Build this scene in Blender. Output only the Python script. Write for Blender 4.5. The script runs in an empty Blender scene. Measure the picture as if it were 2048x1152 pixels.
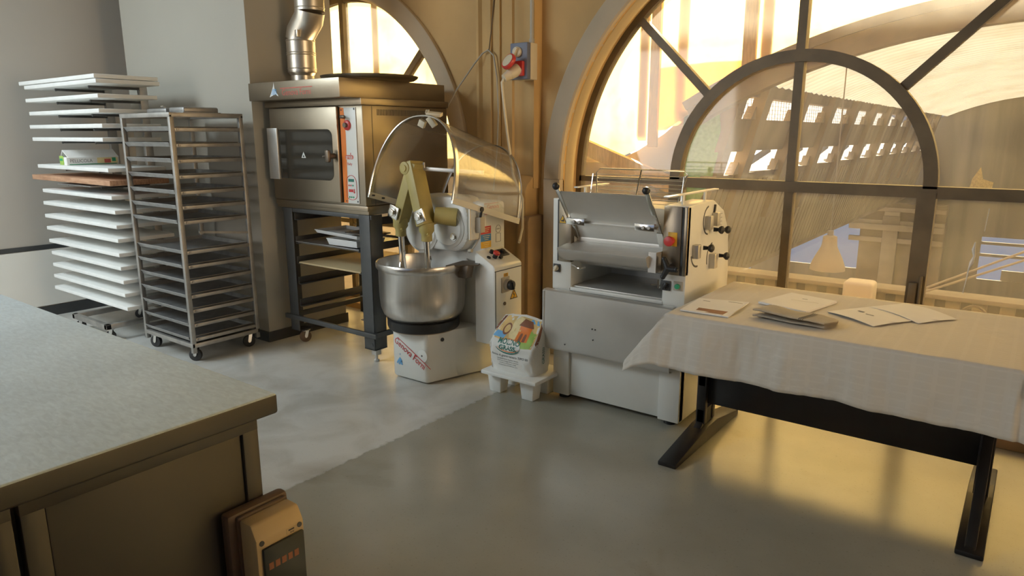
import bpy, bmesh, math, random
from mathutils import Vector as V, Matrix
random.seed(7)
PI = math.pi
COL = bpy.context.scene.collection
SC = bpy.context.scene
# ------------------------------------------------------------------ materials
def nodes(name):
    m = bpy.data.materials.new(name); m.use_nodes = True
    nt = m.node_tree; b = nt.nodes['Principled BSDF']
    return m, nt, b
def L(nt, a, ao, b, bi): nt.links.new(a.outputs[ao], b.inputs[bi])
def pm(name, col, rough=.5, metal=0., var=.06, vs=6., bump=0., bs=40., stretch=None, col2=None, thr=(.45, .65), coat=0., spec=None, rvar=0.):
    """procedural paint / metal / plaster: base colour broken up by noise, optional second colour in patches, optional bump"""
    m, nt, b = nodes(name)
    tc = nt.nodes.new('ShaderNodeTexCoord'); mp = nt.nodes.new('ShaderNodeMapping')
    if stretch: mp.inputs['Scale'].default_value = stretch
    L(nt, tc, 'Object', mp, 'Vector')
    n = nt.nodes.new('ShaderNodeTexNoise'); n.inputs['Scale'].default_value = vs; n.inputs['Detail'].default_value = 6
    L(nt, mp, 0, n, 'Vector')
    r = nt.nodes.new('ShaderNodeValToRGB')
    c = V(col)
    if col2 is None:
        r.color_ramp.elements[0].position = .3; r.color_ramp.elements[1].position = .7
        a = c*(1-var); d = c*(1+var)
    else:
        r.color_ramp.elements[0].position = thr[0]; r.color_ramp.elements[1].position = thr[1]
        a = c; d = V(col2)
    r.color_ramp.elements[0].color = (*a, 1); r.color_ramp.elements[1].color = (*[min(1, x) for x in d], 1)
    L(nt, n, 'Fac', r, 0); L(nt, r, 0, b, 'Base Color')
    b.inputs['Roughness'].default_value = rough; b.inputs['Metallic'].default_value = metal
    if coat: b.inputs['Coat Weight'].default_value = coat; b.inputs['Coat Roughness'].default_value = .2
    if spec is not None: b.inputs['Specular IOR Level'].default_value = spec
    if rvar:
        mr = nt.nodes.new('ShaderNodeMapRange'); mr.inputs[3].default_value = rough-rvar; mr.inputs[4].default_value = rough+rvar
        L(nt, n, 'Fac', mr, 0); L(nt, mr, 0, b, 'Roughness')
    if bump:
        n2 = nt.nodes.new('ShaderNodeTexNoise'); n2.inputs['Scale'].default_value = bs; n2.inputs['Detail'].default_value = 4
        L(nt, mp, 0, n2, 'Vector')
        bp = nt.nodes.new('ShaderNodeBump'); bp.inputs['Strength'].default_value = bump; bp.inputs['Distance'].default_value = .01
        L(nt, n2, 'Fac', bp, 'Height'); L(nt, bp, 0, b, 'Normal')
    return m
def clear_mat(name, tint, haze, gloss_rough=.05, hazecol=(.9, .88, .8), trans=.0, gloss=.06):
    """clear pane with a little surface gloss and a film of dust that scatters light"""
    m, nt, b = nodes(name); nt.nodes.remove(b); out = nt.nodes['Material Output']
    t = nt.nodes.new('ShaderNodeBsdfTransparent'); t.inputs[0].default_value = (*tint, 1)
    g = nt.nodes.new('ShaderNodeBsdfGlossy'); g.inputs['Roughness'].default_value = gloss_rough
    d = nt.nodes.new('ShaderNodeBsdfTranslucent'); d.inputs[0].default_value = (*hazecol, 1)
    d2 = nt.nodes.new('ShaderNodeBsdfDiffuse'); d2.inputs[0].default_value = (*hazecol, 1)
    dd = nt.nodes.new('ShaderNodeMixShader'); dd.inputs[0].default_value = .4
    L(nt, d, 0, dd, 1); L(nt, d2, 0, dd, 2)
    tc = nt.nodes.new('ShaderNodeTexCoord'); n = nt.nodes.new('ShaderNodeTexNoise'); n.inputs['Scale'].default_value = 3; n.inputs['Detail'].default_value = 8
    L(nt, tc, 'Object', n, 'Vector')
    mr = nt.nodes.new('ShaderNodeMapRange'); mr.inputs[1].default_value = .3; mr.inputs[2].default_value = .75
    mr.inputs[3].default_value = haze*.5; mr.inputs[4].default_value = haze*1.6
    L(nt, n, 'Fac', mr, 0)
    m1 = nt.nodes.new('ShaderNodeMixShader'); L(nt, mr, 0, m1, 0); L(nt, t, 0, m1, 1); L(nt, dd, 0, m1, 2)
    fr = nt.nodes.new('ShaderNodeLayerWeight'); fr.inputs[0].default_value = .25
    mr2 = nt.nodes.new('ShaderNodeMapRange'); mr2.inputs[3].default_value = gloss*.4; mr2.inputs[4].default_value = min(1, gloss*6)
    L(nt, fr, 'Facing', mr2, 0)
    m2 = nt.nodes.new('ShaderNodeMixShader'); L(nt, mr2, 0, m2, 0); L(nt, m1, 0, m2, 1); L(nt, g, 0, m2, 2)
    L(nt, m2, 0, out, 0)
    return m
def sheet_mat(name, col, col2, transl=.75, vs=1.2, thr=(.5, .78), stretch=(1, 1, 1)):
    """translucent fibreglass sheet, stained in patches"""
    m, nt, b = nodes(name); nt.nodes.remove(b); out = nt.nodes['Material Output']
    tc = nt.nodes.new('ShaderNodeTexCoord'); mp = nt.nodes.new('ShaderNodeMapping'); mp.inputs['Scale'].default_value = stretch
    L(nt, tc, 'Object', mp, 0)
    n = nt.nodes.new('ShaderNodeTexNoise'); n.inputs['Scale'].default_value = vs; n.inputs['Detail'].default_value = 9; n.inputs['Roughness'].default_value = .65
    L(nt, mp, 0, n, 'Vector')
    r = nt.nodes.new('ShaderNodeValToRGB'); r.color_ramp.elements[0].position = thr[0]; r.color_ramp.elements[1].position = thr[1]
    r.color_ramp.elements[0].color = (*col, 1); r.color_ramp.elements[1].color = (*col2, 1)
    L(nt, n, 'Fac', r, 0)
    t = nt.nodes.new('ShaderNodeBsdfTranslucent'); d = nt.nodes.new('ShaderNodeBsdfDiffuse')
    L(nt, r, 0, t, 0); L(nt, r, 0, d, 0)
    mx = nt.nodes.new('ShaderNodeMixShader'); mx.inputs[0].default_value = 1-transl
    L(nt, t, 0, mx, 1); L(nt, d, 0, mx, 2); L(nt, mx, 0, out, 0)
    return m
M = {}
M['steel'] = pm('brushed_steel', (.60, .58, .54), .40, .6, .10, 3, .02, 120, rvar=.08)
M['flue_steel'] = pm('flue_steel', (.66, .61, .52), .34, .85, .05, 3)
M['steel_bright'] = pm('polished_steel', (.74, .72, .68), .18, 1., .06, 3)
M['steel_brush_v'] = pm('bowl_steel', (.64, .61, .57), .30, .95, .10, 3, .03, 30, stretch=(8, 8, .4))
M['steel_worn'] = pm('worn_aluminium', (.40, .385, .36), .48, .8, .22, 9, .05, 60)
M['steel_tray'] = pm('tray_metal', (.36, .355, .345), .45, .75, .2, 12)
M['oven_steel'] = pm('oven_steel', (.30, .25, .185), .34, .9, .07, 4, .02, 90)
M['dark_grey'] = pm('dark_grey_paint', (.088, .089, .087), .5, .3, .1, 8)
M['black'] = pm('black_plastic', (.02, .02, .02), .4, 0, .1, 10)
M['rubber'] = pm('black_rubber', (.025, .025, .025), .6, 0, .2, 14)
M['table_metal'] = pm('black_table_metal', (.022, .019, .017), .45, .2, .2, 10)
M['white_paint'] = pm('white_enamel', (.74, .735, .69), .32, 0, .03, 4, coat=.2)
M['white_board'] = pm('white_polyethylene', (.80, .80, .77), .5, 0, .04, 9)
M['wood_board'] = pm('beech_board', (.40, .21, .12), .55, 0, 0, 6, col2=(.56, .33, .20), thr=(.35, .65), stretch=(1.5, 14, 6))
M['wall_grey'] = pm('grey_wall_paint', (.52, .49, .44), .8, 0, .02, 2, .04, 60)
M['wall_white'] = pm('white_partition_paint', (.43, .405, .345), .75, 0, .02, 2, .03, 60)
M['panel_white'] = pm('white_panel', (.86, .85, .80), .5, 0, .02, 2)
M['trim_dark'] = pm('dark_trim', (.05, .053, .055), .5, 0, .1, 6)
M['plaster'] = pm('ochre_plaster', (.56, .365, .155), .8, 0, .10, 2.2, .12, 22)
M['plaster_dado'] = pm('brown_dado_plaster', (.34, .225, .12), .8, 0, .22, 3.5, .15, 22)
M['plaster_grey'] = pm('greyish_arch_plaster', (.47, .385, .275), .8, 0, .07, 3, .1, 25)
M['plaster_light'] = pm('light_arch_plaster', (.58, .45, .25), .8, 0, .07, 3, .1, 25)
M['frame'] = pm('brown_window_steel', (.15, .115, .07), .5, .1, .2, 6)
M['glass'] = clear_mat('dusty_window_glass', (.97, .955, .91), .085)
M['plexi'] = clear_mat('scratched_clear_plexiglass', (.95, .935, .90), .14, .10, gloss=.2)
M['smoke'] = pm('smoked_plastic', (.03, .034, .032), .35, 0, .1, 5, spec=.3)
M['oven_glass'] = pm('dark_oven_glass', (.035, .03, .022), .08, 0, .2, 3, coat=.5)
M['olive'] = pm('olive_paint', (.45, .365, .13), .45, .0, .10, 7)
M['olive_side'] = M['olive']
M['cloth'] = None
M['paper'] = pm('white_paper', (.80, .78, .75), .7, 0, .02, 8)
M['ink'] = pm('black_ink', (.06, .06, .06), .7, 0, .1, 20)
M['ink_grey'] = pm('grey_ink', (.22, .21, .2), .7, 0, .1, 20)
M['red'] = pm('red_print', (.56, .045, .04), .5, 0, .05, 8)
M['red_plastic'] = pm('red_plastic', (.58, .05, .045), .35, 0, .05, 8)
M['red_faded'] = pm('faded_red_print', (.60, .13, .10), .55, 0, .15, 30)
M['orange'] = pm('orange_print', (.80, .21, .03), .45, 0, .04, 8)
M['yellow'] = pm('yellow_print', (.78, .45, .03), .5, 0, .06, 8)
M['blue'] = pm('blue_print', (.05, .22, .48), .5, 0, .06, 8)
M['lightblue'] = pm('light_blue_print', (.16, .42, .72), .55, 0, .1, 12)
M['green'] = pm('green_print', (.03, .33, .16), .5, 0, .06, 8)
M['green_light'] = pm('light_green_print', (.34, .52, .10), .55, 0, .15, 14)
M['teal'] = pm('dark_teal_print', (.02, .17, .13), .5, 0, .05, 8)
M['brown_print'] = pm('brown_print', (.26, .10, .05), .6, 0, .15, 14)
M['sand_print'] = pm('sand_print', (.72, .50, .20), .6, 0, .2, 14)
M['cream_print'] = pm('cream_print', (.80, .66, .35), .6, 0, .15, 14)
M['bag_paper'] = pm('flour_sack_paper', (.78, .77, .73), .65, 0, .03, 10, .25, 26)
M['beige_plastic'] = pm('beige_plastic', (.50, .37, .21), .5, 0, .05, 6)
M['brown_plate'] = pm('brown_backing_plate', (.12, .075, .05), .5, 0, .12, 6)
M['counter_side_shade'] = pm('shaded_counter_side_steel', (.075, .07, .064), .5, .5, .08, 3)  # same steel as the worktop, its shade painted in as near-black
M['socket_blue'] = pm('blue_grey_plastic', (.16, .18, .25), .45, 0, .05, 6)
M['socket_white'] = pm('off_white_plastic', (.70, .62, .46), .5, 0, .04, 6)
M['cable_grey'] = pm('grey_cable', (.42, .38, .31), .5, 0, .05, 12)
M['cable_dark'] = pm('dark_cable', (.12, .085, .05), .5, 0, .05, 12)
M['chrome'] = M['steel_bright']
M['foam'] = pm('white_foam', (.82, .82, .80), .6, 0, .02, 12)
M['towel'] = pm('grey_towel', (.78, .72, .62), .9, 0, .08, 16, .3, 120)
M['rust'] = pm('rusty_caster', (.20, .13, .085), .6, .4, .3, 14)
M['tin_dark'] = pm('dark_baking_tin', (.16, .13, .10), .45, .7, .15, 8)
# steel worktop: scuffed in short strokes, cool light from above put into its colour
def worktop():
    m, nt, b = nodes('scuffed_lit_steel_worktop')
    tc = nt.nodes.new('ShaderNodeTexCoord'); mp = nt.nodes.new('ShaderNodeMapping'); mp.inputs['Scale'].default_value = (9, 26, 9); mp.inputs['Rotation'].default_value = (0, 0, .5)
    L(nt, tc, 'Object', mp, 0)
    n = nt.nodes.new('ShaderNodeTexNoise'); n.inputs['Scale'].default_value = 3.2; n.inputs['Detail'].default_value = 9; n.inputs['Distortion'].default_value = .7
    L(nt, mp, 0, n, 'Vector')
    n3 = nt.nodes.new('ShaderNodeTexNoise'); n3.inputs['Scale'].default_value = 2.0; n3.inputs['Detail'].default_value = 4
    L(nt, tc, 'Object', n3, 'Vector')
    ad = nt.nodes.new('ShaderNodeMath'); ad.operation = 'ADD'; L(nt, n, 'Fac', ad, 0); L(nt, n3, 'Fac', ad, 1)
    r = nt.nodes.new('ShaderNodeValToRGB'); r.color_ramp.elements[0].position = .36; r.color_ramp.elements[1].position = .66
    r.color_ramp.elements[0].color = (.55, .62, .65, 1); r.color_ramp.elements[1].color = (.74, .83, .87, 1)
    hf = nt.nodes.new('ShaderNodeMath'); hf.operation = 'MULTIPLY'; hf.inputs[1].default_value = .5; L(nt, ad, 0, hf, 0)
    L(nt, hf, 0, r, 0); L(nt, r, 0, b, 'Base Color')
    b.inputs['Metallic'].default_value = .05
    mr = nt.nodes.new('ShaderNodeMapRange'); mr.inputs[3].default_value = .34; mr.inputs[4].default_value = .56; L(nt, hf, 0, mr, 0); L(nt, mr, 0, b, 'Roughness')
    return m
M['worktop'] = worktop()
# floor: two pours of screed meeting along x = -2.6, both sealed
def floor_mat():
    m, nt, b = nodes('sealed_screed_floor')
    tc = nt.nodes.new('ShaderNodeNewGeometry')
    def noise(s, d=6, dist=0):
        n = nt.nodes.new('ShaderNodeTexNoise'); n.inputs['Scale'].default_value = s; n.inputs['Detail'].default_value = d; n.inputs['Distortion'].default_value = dist
        L(nt, tc, 'Position', n, 'Vector'); return n
    n1 = noise(1.3); n2 = noise(26, 4); n3 = noise(3.1, 8, .6)
    def ramp(n, p0, c0, p1, c1):
        r = nt.nodes.new('ShaderNodeValToRGB'); r.color_ramp.elements[0].position = p0; r.color_ramp.elements[1].position = p1
        r.color_ramp.elements[0].color = (*c0, 1); r.color_ramp.elements[1].color = (*c1, 1); L(nt, n, 'Fac', r, 0); return r
    dk = ramp(n1, .35, (.31, .295, .245), .7, (.41, .385, .32))
    lt = ramp(n3, .36, (.45, .44, .40), .58, (.58, .575, .545))
    sx = nt.nodes.new('ShaderNodeSeparateXYZ'); L(nt, tc, 'Position', sx, 0)
    mu = nt.nodes.new('ShaderNodeMath'); mu.operation = 'MULTIPLY_ADD'; mu.inputs[1].default_value = .05; L(nt, n2, 'Fac', mu, 0); L(nt, sx, 'X', mu, 2)
    st = nt.nodes.new('ShaderNodeMapRange'); st.inputs[1].default_value = -2.592; st.inputs[2].default_value = -2.572; L(nt, mu, 0, st, 0)
    mix = nt.nodes.new('ShaderNodeMix'); mix.data_type = 'RGBA'; L(nt, st, 0, mix, 0)
    nt.links.new(lt.outputs[0], mix.inputs[6]); nt.links.new(dk.outputs[0], mix.inputs[7])
    # dark scuffs in the light pour
    sc = ramp(noise(1.7, 10, .3), .60, (1, 1, 1), .76, (.62, .57, .50))
    mm = nt.nodes.new('ShaderNodeMix'); mm.data_type = 'RGBA'; mm.blend_type = 'MULTIPLY'; mm.inputs[0].default_value = .8
    nt.links.new(mix.outputs[2], mm.inputs[6]); nt.links.new(sc.outputs[0], mm.inputs[7])
    sp = ramp(noise(90, 2), .28, (.72, .72, .7), .36, (1, 1, 1))
    m3 = nt.nodes.new('ShaderNodeMix'); m3.data_type = 'RGBA'; m3.blend_type = 'MULTIPLY'; m3.inputs[0].default_value = .6
    nt.links.new(mm.outputs[2], m3.inputs[6]); nt.links.new(sp.outputs[0], m3.inputs[7])
    nt.links.new(m3.outputs[2], b.inputs['Base Color'])
    mr = nt.nodes.new('ShaderNodeMapRange'); mr.inputs[3].default_value = .36; mr.inputs[4].default_value = .24; L(nt, st, 0, mr, 0); L(nt, mr, 0, b, 'Roughness')
    b.inputs['Specular IOR Level'].default_value = .6
    bp = nt.nodes.new('ShaderNodeBump'); bp.inputs['Strength'].default_value = .12; bp.inputs['Distance'].default_value = .006
    nb = noise(9, 8); L(nt, nb, 'Fac', bp, 'Height'); L(nt, bp, 0, b, 'Normal')
    return m
M['floor'] = floor_mat()
# paper tablecloth with embossed squares
def cloth_mat():
    m, nt, b = nodes('embossed_paper_tablecloth')
    b.inputs['Base Color'].default_value = (.66, .61, .53, 1); b.inputs['Roughness'].default_value = .75
    tc = nt.nodes.new('ShaderNodeTexCoord'); mp = nt.nodes.new('ShaderNodeMapping'); mp.inputs['Scale'].default_value = (1, 1, 1)
    L(nt, tc, 'UV', mp, 0)
    sx = nt.nodes.new('ShaderNodeSeparateXYZ'); L(nt, mp, 0, sx, 0)
    outs = []
    for ax, per in (('X', .075), ('Y', .03)):
        w = nt.nodes.new('ShaderNodeMath'); w.operation = 'MULTIPLY'; w.inputs[1].default_value = 1/per; L(nt, sx, ax, w, 0)
        f = nt.nodes.new('ShaderNodeMath'); f.operation = 'FRACT'; L(nt, w, 0, f, 0)
        k = nt.nodes.new('ShaderNodeMath'); k.operation = 'LESS_THAN'; k.inputs[1].default_value = .22; L(nt, f, 0, k, 0)
        outs.append(k)
    mx = nt.nodes.new('ShaderNodeMath'); mx.operation = 'MAXIMUM'; L(nt, outs[0], 0, mx, 0); L(nt, outs[1], 0, mx, 1)
    r = nt.nodes.new('ShaderNodeValToRGB'); r.color_ramp.elements[0].color = (.625, .58, .515, 1); r.color_ramp.elements[1].color = (.645, .60, .535, 1); L(nt, mx, 0, r, 0)
    L(nt, r, 0, b, 'Base Color')
    n = nt.nodes.new('ShaderNodeTexNoise'); n.inputs['Scale'].default_value = 24; n.inputs['Detail'].default_value = 5; L(nt, tc, 'Object', n, 'Vector')
    ad = nt.nodes.new('ShaderNodeMath'); ad.operation = 'MULTIPLY_ADD'; ad.inputs[1].default_value = .6; hm = nt.nodes.new('ShaderNodeMath'); hm.operation = 'MULTIPLY'; hm.inputs[1].default_value = .35; L(nt, mx, 0, hm, 0); L(nt, n, 'Fac', ad, 0); L(nt, hm, 0, ad, 2)
    bp = nt.nodes.new('ShaderNodeBump'); bp.inputs['Strength'].default_value = .4; bp.inputs['Distance'].default_value = .006; L(nt, ad, 0, bp, 'Height'); L(nt, bp, 0, b, 'Normal')
    return m
M['cloth'] = cloth_mat()
# exterior
M['sheet'] = sheet_mat('yellowed_translucent_sheet', (.97, .85, .55), (.84, .66, .36), .85, 1.1)
M['sheet2'] = sheet_mat('amber_translucent_sheet', (.84, .62, .34), (.72, .48, .22), .8, 1.4)
def vault_mat():
    m = sheet_mat('corrugated_fibreglass', (.165, .162, .145), (.12, .108, .085), .8, .9, (.45, .8), (1, .5, 1)); nt = m.node_tree
    # grime lying in the troughs of the corrugation, broken along their length
    r = [n for n in nt.nodes if n.type == 'VALTORGB'][0]; ns = [n for n in nt.nodes if n.type == 'TEX_NOISE'][0]
    g = nt.nodes.new('ShaderNodeNewGeometry'); sx = nt.nodes.new('ShaderNodeSeparateXYZ'); L(nt, g, 'Position', sx, 0)
    a = nt.nodes.new('ShaderNodeMath'); a.operation = 'MULTIPLY'; a.inputs[1].default_value = 1/.84; L(nt, sx, 'Y', a, 0)
    f = nt.nodes.new('ShaderNodeMath'); f.operation = 'FRACT'; L(nt, a, 0, f, 0)
    k = nt.nodes.new('ShaderNodeMath'); k.operation = 'LESS_THAN'; k.inputs[1].default_value = .16; L(nt, f, 0, k, 0)
    n2 = nt.nodes.new('ShaderNodeTexNoise'); n2.inputs['Scale'].default_value = 1.6; n2.inputs['Detail'].default_value = 6; L(nt, g, 'Position', n2, 'Vector')
    mr = nt.nodes.new('ShaderNodeMapRange'); mr.inputs[1].default_value = .4; mr.inputs[2].default_value = .6; mr.inputs[4].default_value = .75; L(nt, n2, 'Fac', mr, 0)
    mu = nt.nodes.new('ShaderNodeMath'); mu.operation = 'MULTIPLY'; L(nt, k, 0, mu, 0); L(nt, mr, 0, mu, 1)
    mx = nt.nodes.new('ShaderNodeMix'); mx.data_type = 'RGBA'; L(nt, mu, 0, mx, 0); nt.links.new(r.outputs[0], mx.inputs[6]); mx.inputs[7].default_value = (.05, .04, .025, 1)
    for n in nt.nodes:
        if n.type in ('BSDF_TRANSLUCENT', 'BSDF_DIFFUSE'): nt.links.new(mx.outputs[2], n.inputs[0])
    return m
M['vault'] = vault_mat()
M['timber'] = pm('pale_timber', (.60, .36, .14), .7, 0, .2, 5, stretch=(6, 6, .8))
M['rib'] = pm('laminated_rib', (.30, .22, .125), .75, 0, .12, 4)
M['concrete'] = pm('stained_concrete', (.27, .215, .16), .85, 0, 0, 1.2, .1, 20, stretch=(1, 1, .25), col2=(.38, .31, .235), thr=(.4, .62))
M['concrete_dark'] = pm('dark_streaked_concrete', (.20, .175, .14), .85, 0, 0, .5, .1, 12, stretch=(2.2, 1, .16), col2=(.30, .265, .215), thr=(.42, .6))
M['stone'] = pm('weathered_stone', (.24, .19, .135), .85, 0, .2, 1.1, .15, 9)
M['stone_light'] = pm('pale_stone', (.37, .305, .22), .85, 0, .14, 1.4, .1, 9)
M['roof_white'] = pm('white_corrugated_roof', (.42, .45, .50), .5, 0, .1, 2)
M['slat'] = pm('cream_slats', (.32, .265, .18), .7, 0, .12, 5)
M['slat_dark'] = pm('dark_slats', (.17, .135, .09), .7, 0, .12, 5)
M['tarp_green'] = sheet_mat('green_netting', (.36, .66, .26), (.26, .52, .2), .25, 14, (.4, .6))
M['enamel_shade'] = sheet_mat('white_lamp_shade', (.86, .76, .54), (.84, .72, .5), .45, 1)
M['net'] = pm('wire_net', (.42, .36, .27), .7, 0, .1, 5)

# ------------------------------------------------------------------ mesh builder
class MB:
    def __init__(s): s.bm = bmesh.new(); s.uv = None
    def _m(s, m):
        for f in s.bm.faces:
            if not f.tag: f.tag = True; f.material_index = m
        return s
    def box(s, a, b, bev=0., m=0, seg=2):
        a = V(a); b = V(b)
        r = bmesh.ops.create_cube(s.bm, size=1, matrix=Matrix.Translation((a+b)/2) @ Matrix.Diagonal((*[max(abs(x), 1e-5) for x in (b-a)], 1)))
        s._bev(r['verts'], bev, seg); return s._m(m)
    def obox(s, c, size, rot=(0, 0, 0), bev=0., m=0, seg=2):
        from mathutils import Euler
        R = rot if isinstance(rot, Matrix) else Euler(rot).to_matrix().to_4x4()
        r = bmesh.ops.create_cube(s.bm, size=1, matrix=Matrix.Translation(c) @ R @ Matrix.Diagonal((*size, 1)))
        s._bev(r['verts'], bev, seg); return s._m(m)
    def _bev(s, verts, bev, seg):
        if bev > 0:
            ed = set(e for v in verts for e in v.link_edges)
            bmesh.ops.bevel(s.bm, geom=list(ed), offset=bev, segments=seg, profile=.5, affect='EDGES')
    def bar(s, p, q, w, h, up=(0, 0, 1), bev=0., m=0):
        p = V(p); q = V(q); d = (q-p); l = d.length; d.normalize()
        u = V(up); x = d.cross(u)
        if x.length < 1e-4: u = V((0, 1, 0)); x = d.cross(u)
        x.normalize(); u = x.cross(d)
        R = Matrix((x, d, u)).transposed().to_4x4()
        return s.obox((p+q)/2, (w, l, h), R, bev, m)
    def cyl(s, p, q, r, r2=None, n=20, m=0, bev=0.):
        p = V(p); q = V(q); d = q-p
        R = d.to_track_quat('Z', 'Y').to_matrix().to_4x4()
        g = bmesh.ops.create_cone(s.bm, cap_ends=True, segments=n, radius1=r, radius2=r if r2 is None else r2, depth=d.length, matrix=Matrix.Translation((p+q)/2) @ R)
        if bev > 0:
            ed = [e for e in set(e for v in g['verts'] for e in v.link_edges) if any(len(f.verts) > 4 for f in e.link_faces)]
            bmesh.ops.bevel(s.bm, geom=ed, offset=bev, segments=2, profile=.5, affect='EDGES')
        return s._m(m)
    def sphere(s, c, r, sc=(1, 1, 1), n=16, m=0):
        bmesh.ops.create_uvsphere(s.bm, u_segments=n, v_segments=n//2+2, radius=r, matrix=Matrix.Translation(c) @ Matrix.Diagonal((*sc, 1)))
        return s._m(m)
    def tube(s, pts, r, n=8, closed=False, m=0):
        pts = [V(p) for p in pts]; rings = []; N = len(pts); prev = None
        for i, p in enumerate(pts):
            if closed: d = pts[(i+1) % N]-pts[i-1]
            else: d = pts[min(i+1, N-1)]-pts[max(i-1, 0)]
            d.normalize()
            if prev is None:
                u = V((0, 0, 1)) if abs(d.z) < .9 else V((1, 0, 0))
            else: u = prev
            x = d.cross(u).normalized(); u = x.cross(d).normalized(); prev = u
            rr = r[i] if isinstance(r, (list, tuple)) else r
            rings.append([s.bm.verts.new(p+(x*math.cos(2*PI*k/n)+u*math.sin(2*PI*k/n))*rr) for k in range(n)])
        for i in range(N if closed else N-1):
            a = rings[i]; b = rings[(i+1) % N]
            for k in range(n): s.bm.faces.new((a[k], a[(k+1) % n], b[(k+1) % n], b[k]))
        if not closed:
            s.bm.faces.new(rings[0][::-1]); s.bm.faces.new(rings[-1])
        return s._m(m)
    def lathe(s, prof, c=(0, 0, 0), n=40, axis='Z', m=0, closed=False):
        c = V(c); rings = []
        for r, z in prof:
            ring = []
            for k in range(n):
                a = 2*PI*k/n; x, y = r*math.cos(a), r*math.sin(a)
                p = {'Z': V((x, y, z)), 'Y': V((x, z, y)), 'X': V((z, x, y))}[axis]
                ring.append(s.bm.verts.new(c+p))
            rings.append(ring)
        N = len(rings)
        for i in range(N if closed else N-1):
            a = rings[i]; b = rings[(i+1) % N]
            for k in range(n): s.bm.faces.new((a[k], a[(k+1) % n], b[(k+1) % n], b[k]))
        if not closed:
            if prof[0][0] > 1e-4: s.bm.faces.new(rings[0][::-1])
            if prof[-1][0] > 1e-4: s.bm.faces.new(rings[-1])
        bmesh.ops.remove_doubles(s.bm, verts=[v for r in rings for v in r], dist=1e-6)
        return s._m(m)
    def prism(s, poly, plane, a, b, m=0, bev=0.):
        """extrude a 2-D outline between a and b along the axis missing from plane"""
        def P(u, v, w): return {'xz': V((u, w, v)), 'yz': V((w, u, v)), 'xy': V((u, v, w))}[plane]
        lo = [s.bm.verts.new(P(u, v, a)) for u, v in poly]; hi = [s.bm.verts.new(P(u, v, b)) for u, v in poly]
        n = len(poly)
        fs = [s.bm.faces.new(lo), s.bm.faces.new(hi[::-1])]
        for i in range(n): fs.append(s.bm.faces.new((lo[i], lo[(i+1) % n], hi[(i+1) % n], hi[i])))
        bmesh.ops.recalc_face_normals(s.bm, faces=fs)
        if bev > 0:
            bmesh.ops.bevel(s.bm, geom=list(set(e for f in fs for e in f.edges)), offset=bev, segments=2, profile=.5, affect='EDGES')
        return s._m(m)
    def sheet(s, pts, plane, a, b, t, m=0):
        """bent sheet: open polyline with thickness t, extruded between a and b"""
        n = len(pts); off = []
        for i in range(n):
            d = V(pts[min(i+1, n-1)])-V(pts[max(i-1, 0)]); d.normalize(); off.append((pts[i][0]-d[1]*t, pts[i][1]+d[0]*t))
        return s.prism(list(pts)+off[::-1], plane, a, b, m)
    def ring(s, prof2, plane, c, th0, th1, n, m=0):
        """sweep a closed (r, w) section round the centre c in plane xz (w along y)"""
        secs = []
        for k in range(n+1):
            a = th0+(th1-th0)*k/n
            secs.append([s.bm.verts.new(V((c[0]+r*math.cos(a), w, c[1]+r*math.sin(a)))) for r, w in prof2])
        q = len(prof2); fs = []
        for k in range(n):
            for i in range(q): fs.append(s.bm.faces.new((secs[k][i], secs[k][(i+1) % q], secs[k+1][(i+1) % q], secs[k+1][i])))
        fs.append(s.bm.faces.new(secs[0])); fs.append(s.bm.faces.new(secs[-1][::-1]))
        bmesh.ops.recalc_face_normals(s.bm, faces=fs)
        return s._m(m)
    def grid(s, fn, nu, nv, m=0, uv=False):
        vs = [[s.bm.verts.new(fn(i/nu, j/nv)) for j in range(nv+1)] for i in range(nu+1)]
        lay = s.bm.loops.layers.uv.verify() if uv else None
        for i in range(nu):
            for j in range(nv):
                f = s.bm.faces.new((vs[i][j], vs[i+1][j], vs[i+1][j+1], vs[i][j+1]))
                if uv:
                    for lp, (a, b) in zip(f.loops, ((i, j), (i+1, j), (i+1, j+1), (i, j+1))): lp[lay].uv = (a/nu*uv[0], b/nv*uv[1])
        return s._m(m)
    def poly(s, pts, m=0):
        s.bm.faces.new([s.bm.verts.new(V(p)) for p in pts]); return s._m(m)
    def rot(s, c, ax, ang):
        bmesh.ops.rotate(s.bm, cent=V(c), matrix=Matrix.Rotation(ang, 3, ax), verts=s.bm.verts); return s
WL = {}
OFF = V((0, 0, 0))
def obj(name, mb, mat, parent=None, sharp=38, smooth=True):
    me = bpy.data.meshes.new(name); o = bpy.data.objects.new(name, me); COL.objects.link(o)
    bmesh.ops.translate(mb.bm, verts=mb.bm.verts, vec=OFF)
    if parent is None:
        xs = [v.co for v in mb.bm.verts]
        lo = [min(v[i] for v in xs) for i in range(3)]; hi = [max(v[i] for v in xs) for i in range(3)]
        org = V(((lo[0]+hi[0])/2, (lo[1]+hi[1])/2, lo[2]))
        o.location = org
    else:
        org = WL[parent.name]; o.parent = parent
    WL[o.name] = org.copy()
    bmesh.ops.translate(mb.bm, verts=mb.bm.verts, vec=-org)
    mb.bm.to_mesh(me); mb.bm.free()
    for k in (mat if isinstance(mat, (list, tuple)) else [mat]): me.materials.append(M[k])
    if smooth:
        me.polygons.foreach_set('use_smooth', [True]*len(me.polygons))
        me.set_sharp_from_angle(angle=math.radians(sharp))
    return o
def tag(o, label, cat, group=None, kind=None):
    if label: o['label'] = label
    if cat: o['category'] = cat
    if group: o['group'] = group
    if kind: o['kind'] = kind
    return o
def struct(o): o['kind'] = 'structure'; return o
def thing(name, loc, label, cat, group=None):
    o = bpy.data.objects.new(name, None); o.empty_display_size = .1; COL.objects.link(o); o.location = V(loc)+OFF; WL[o.name] = V(loc)+OFF
    return tag(o, label, cat, group)
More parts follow.
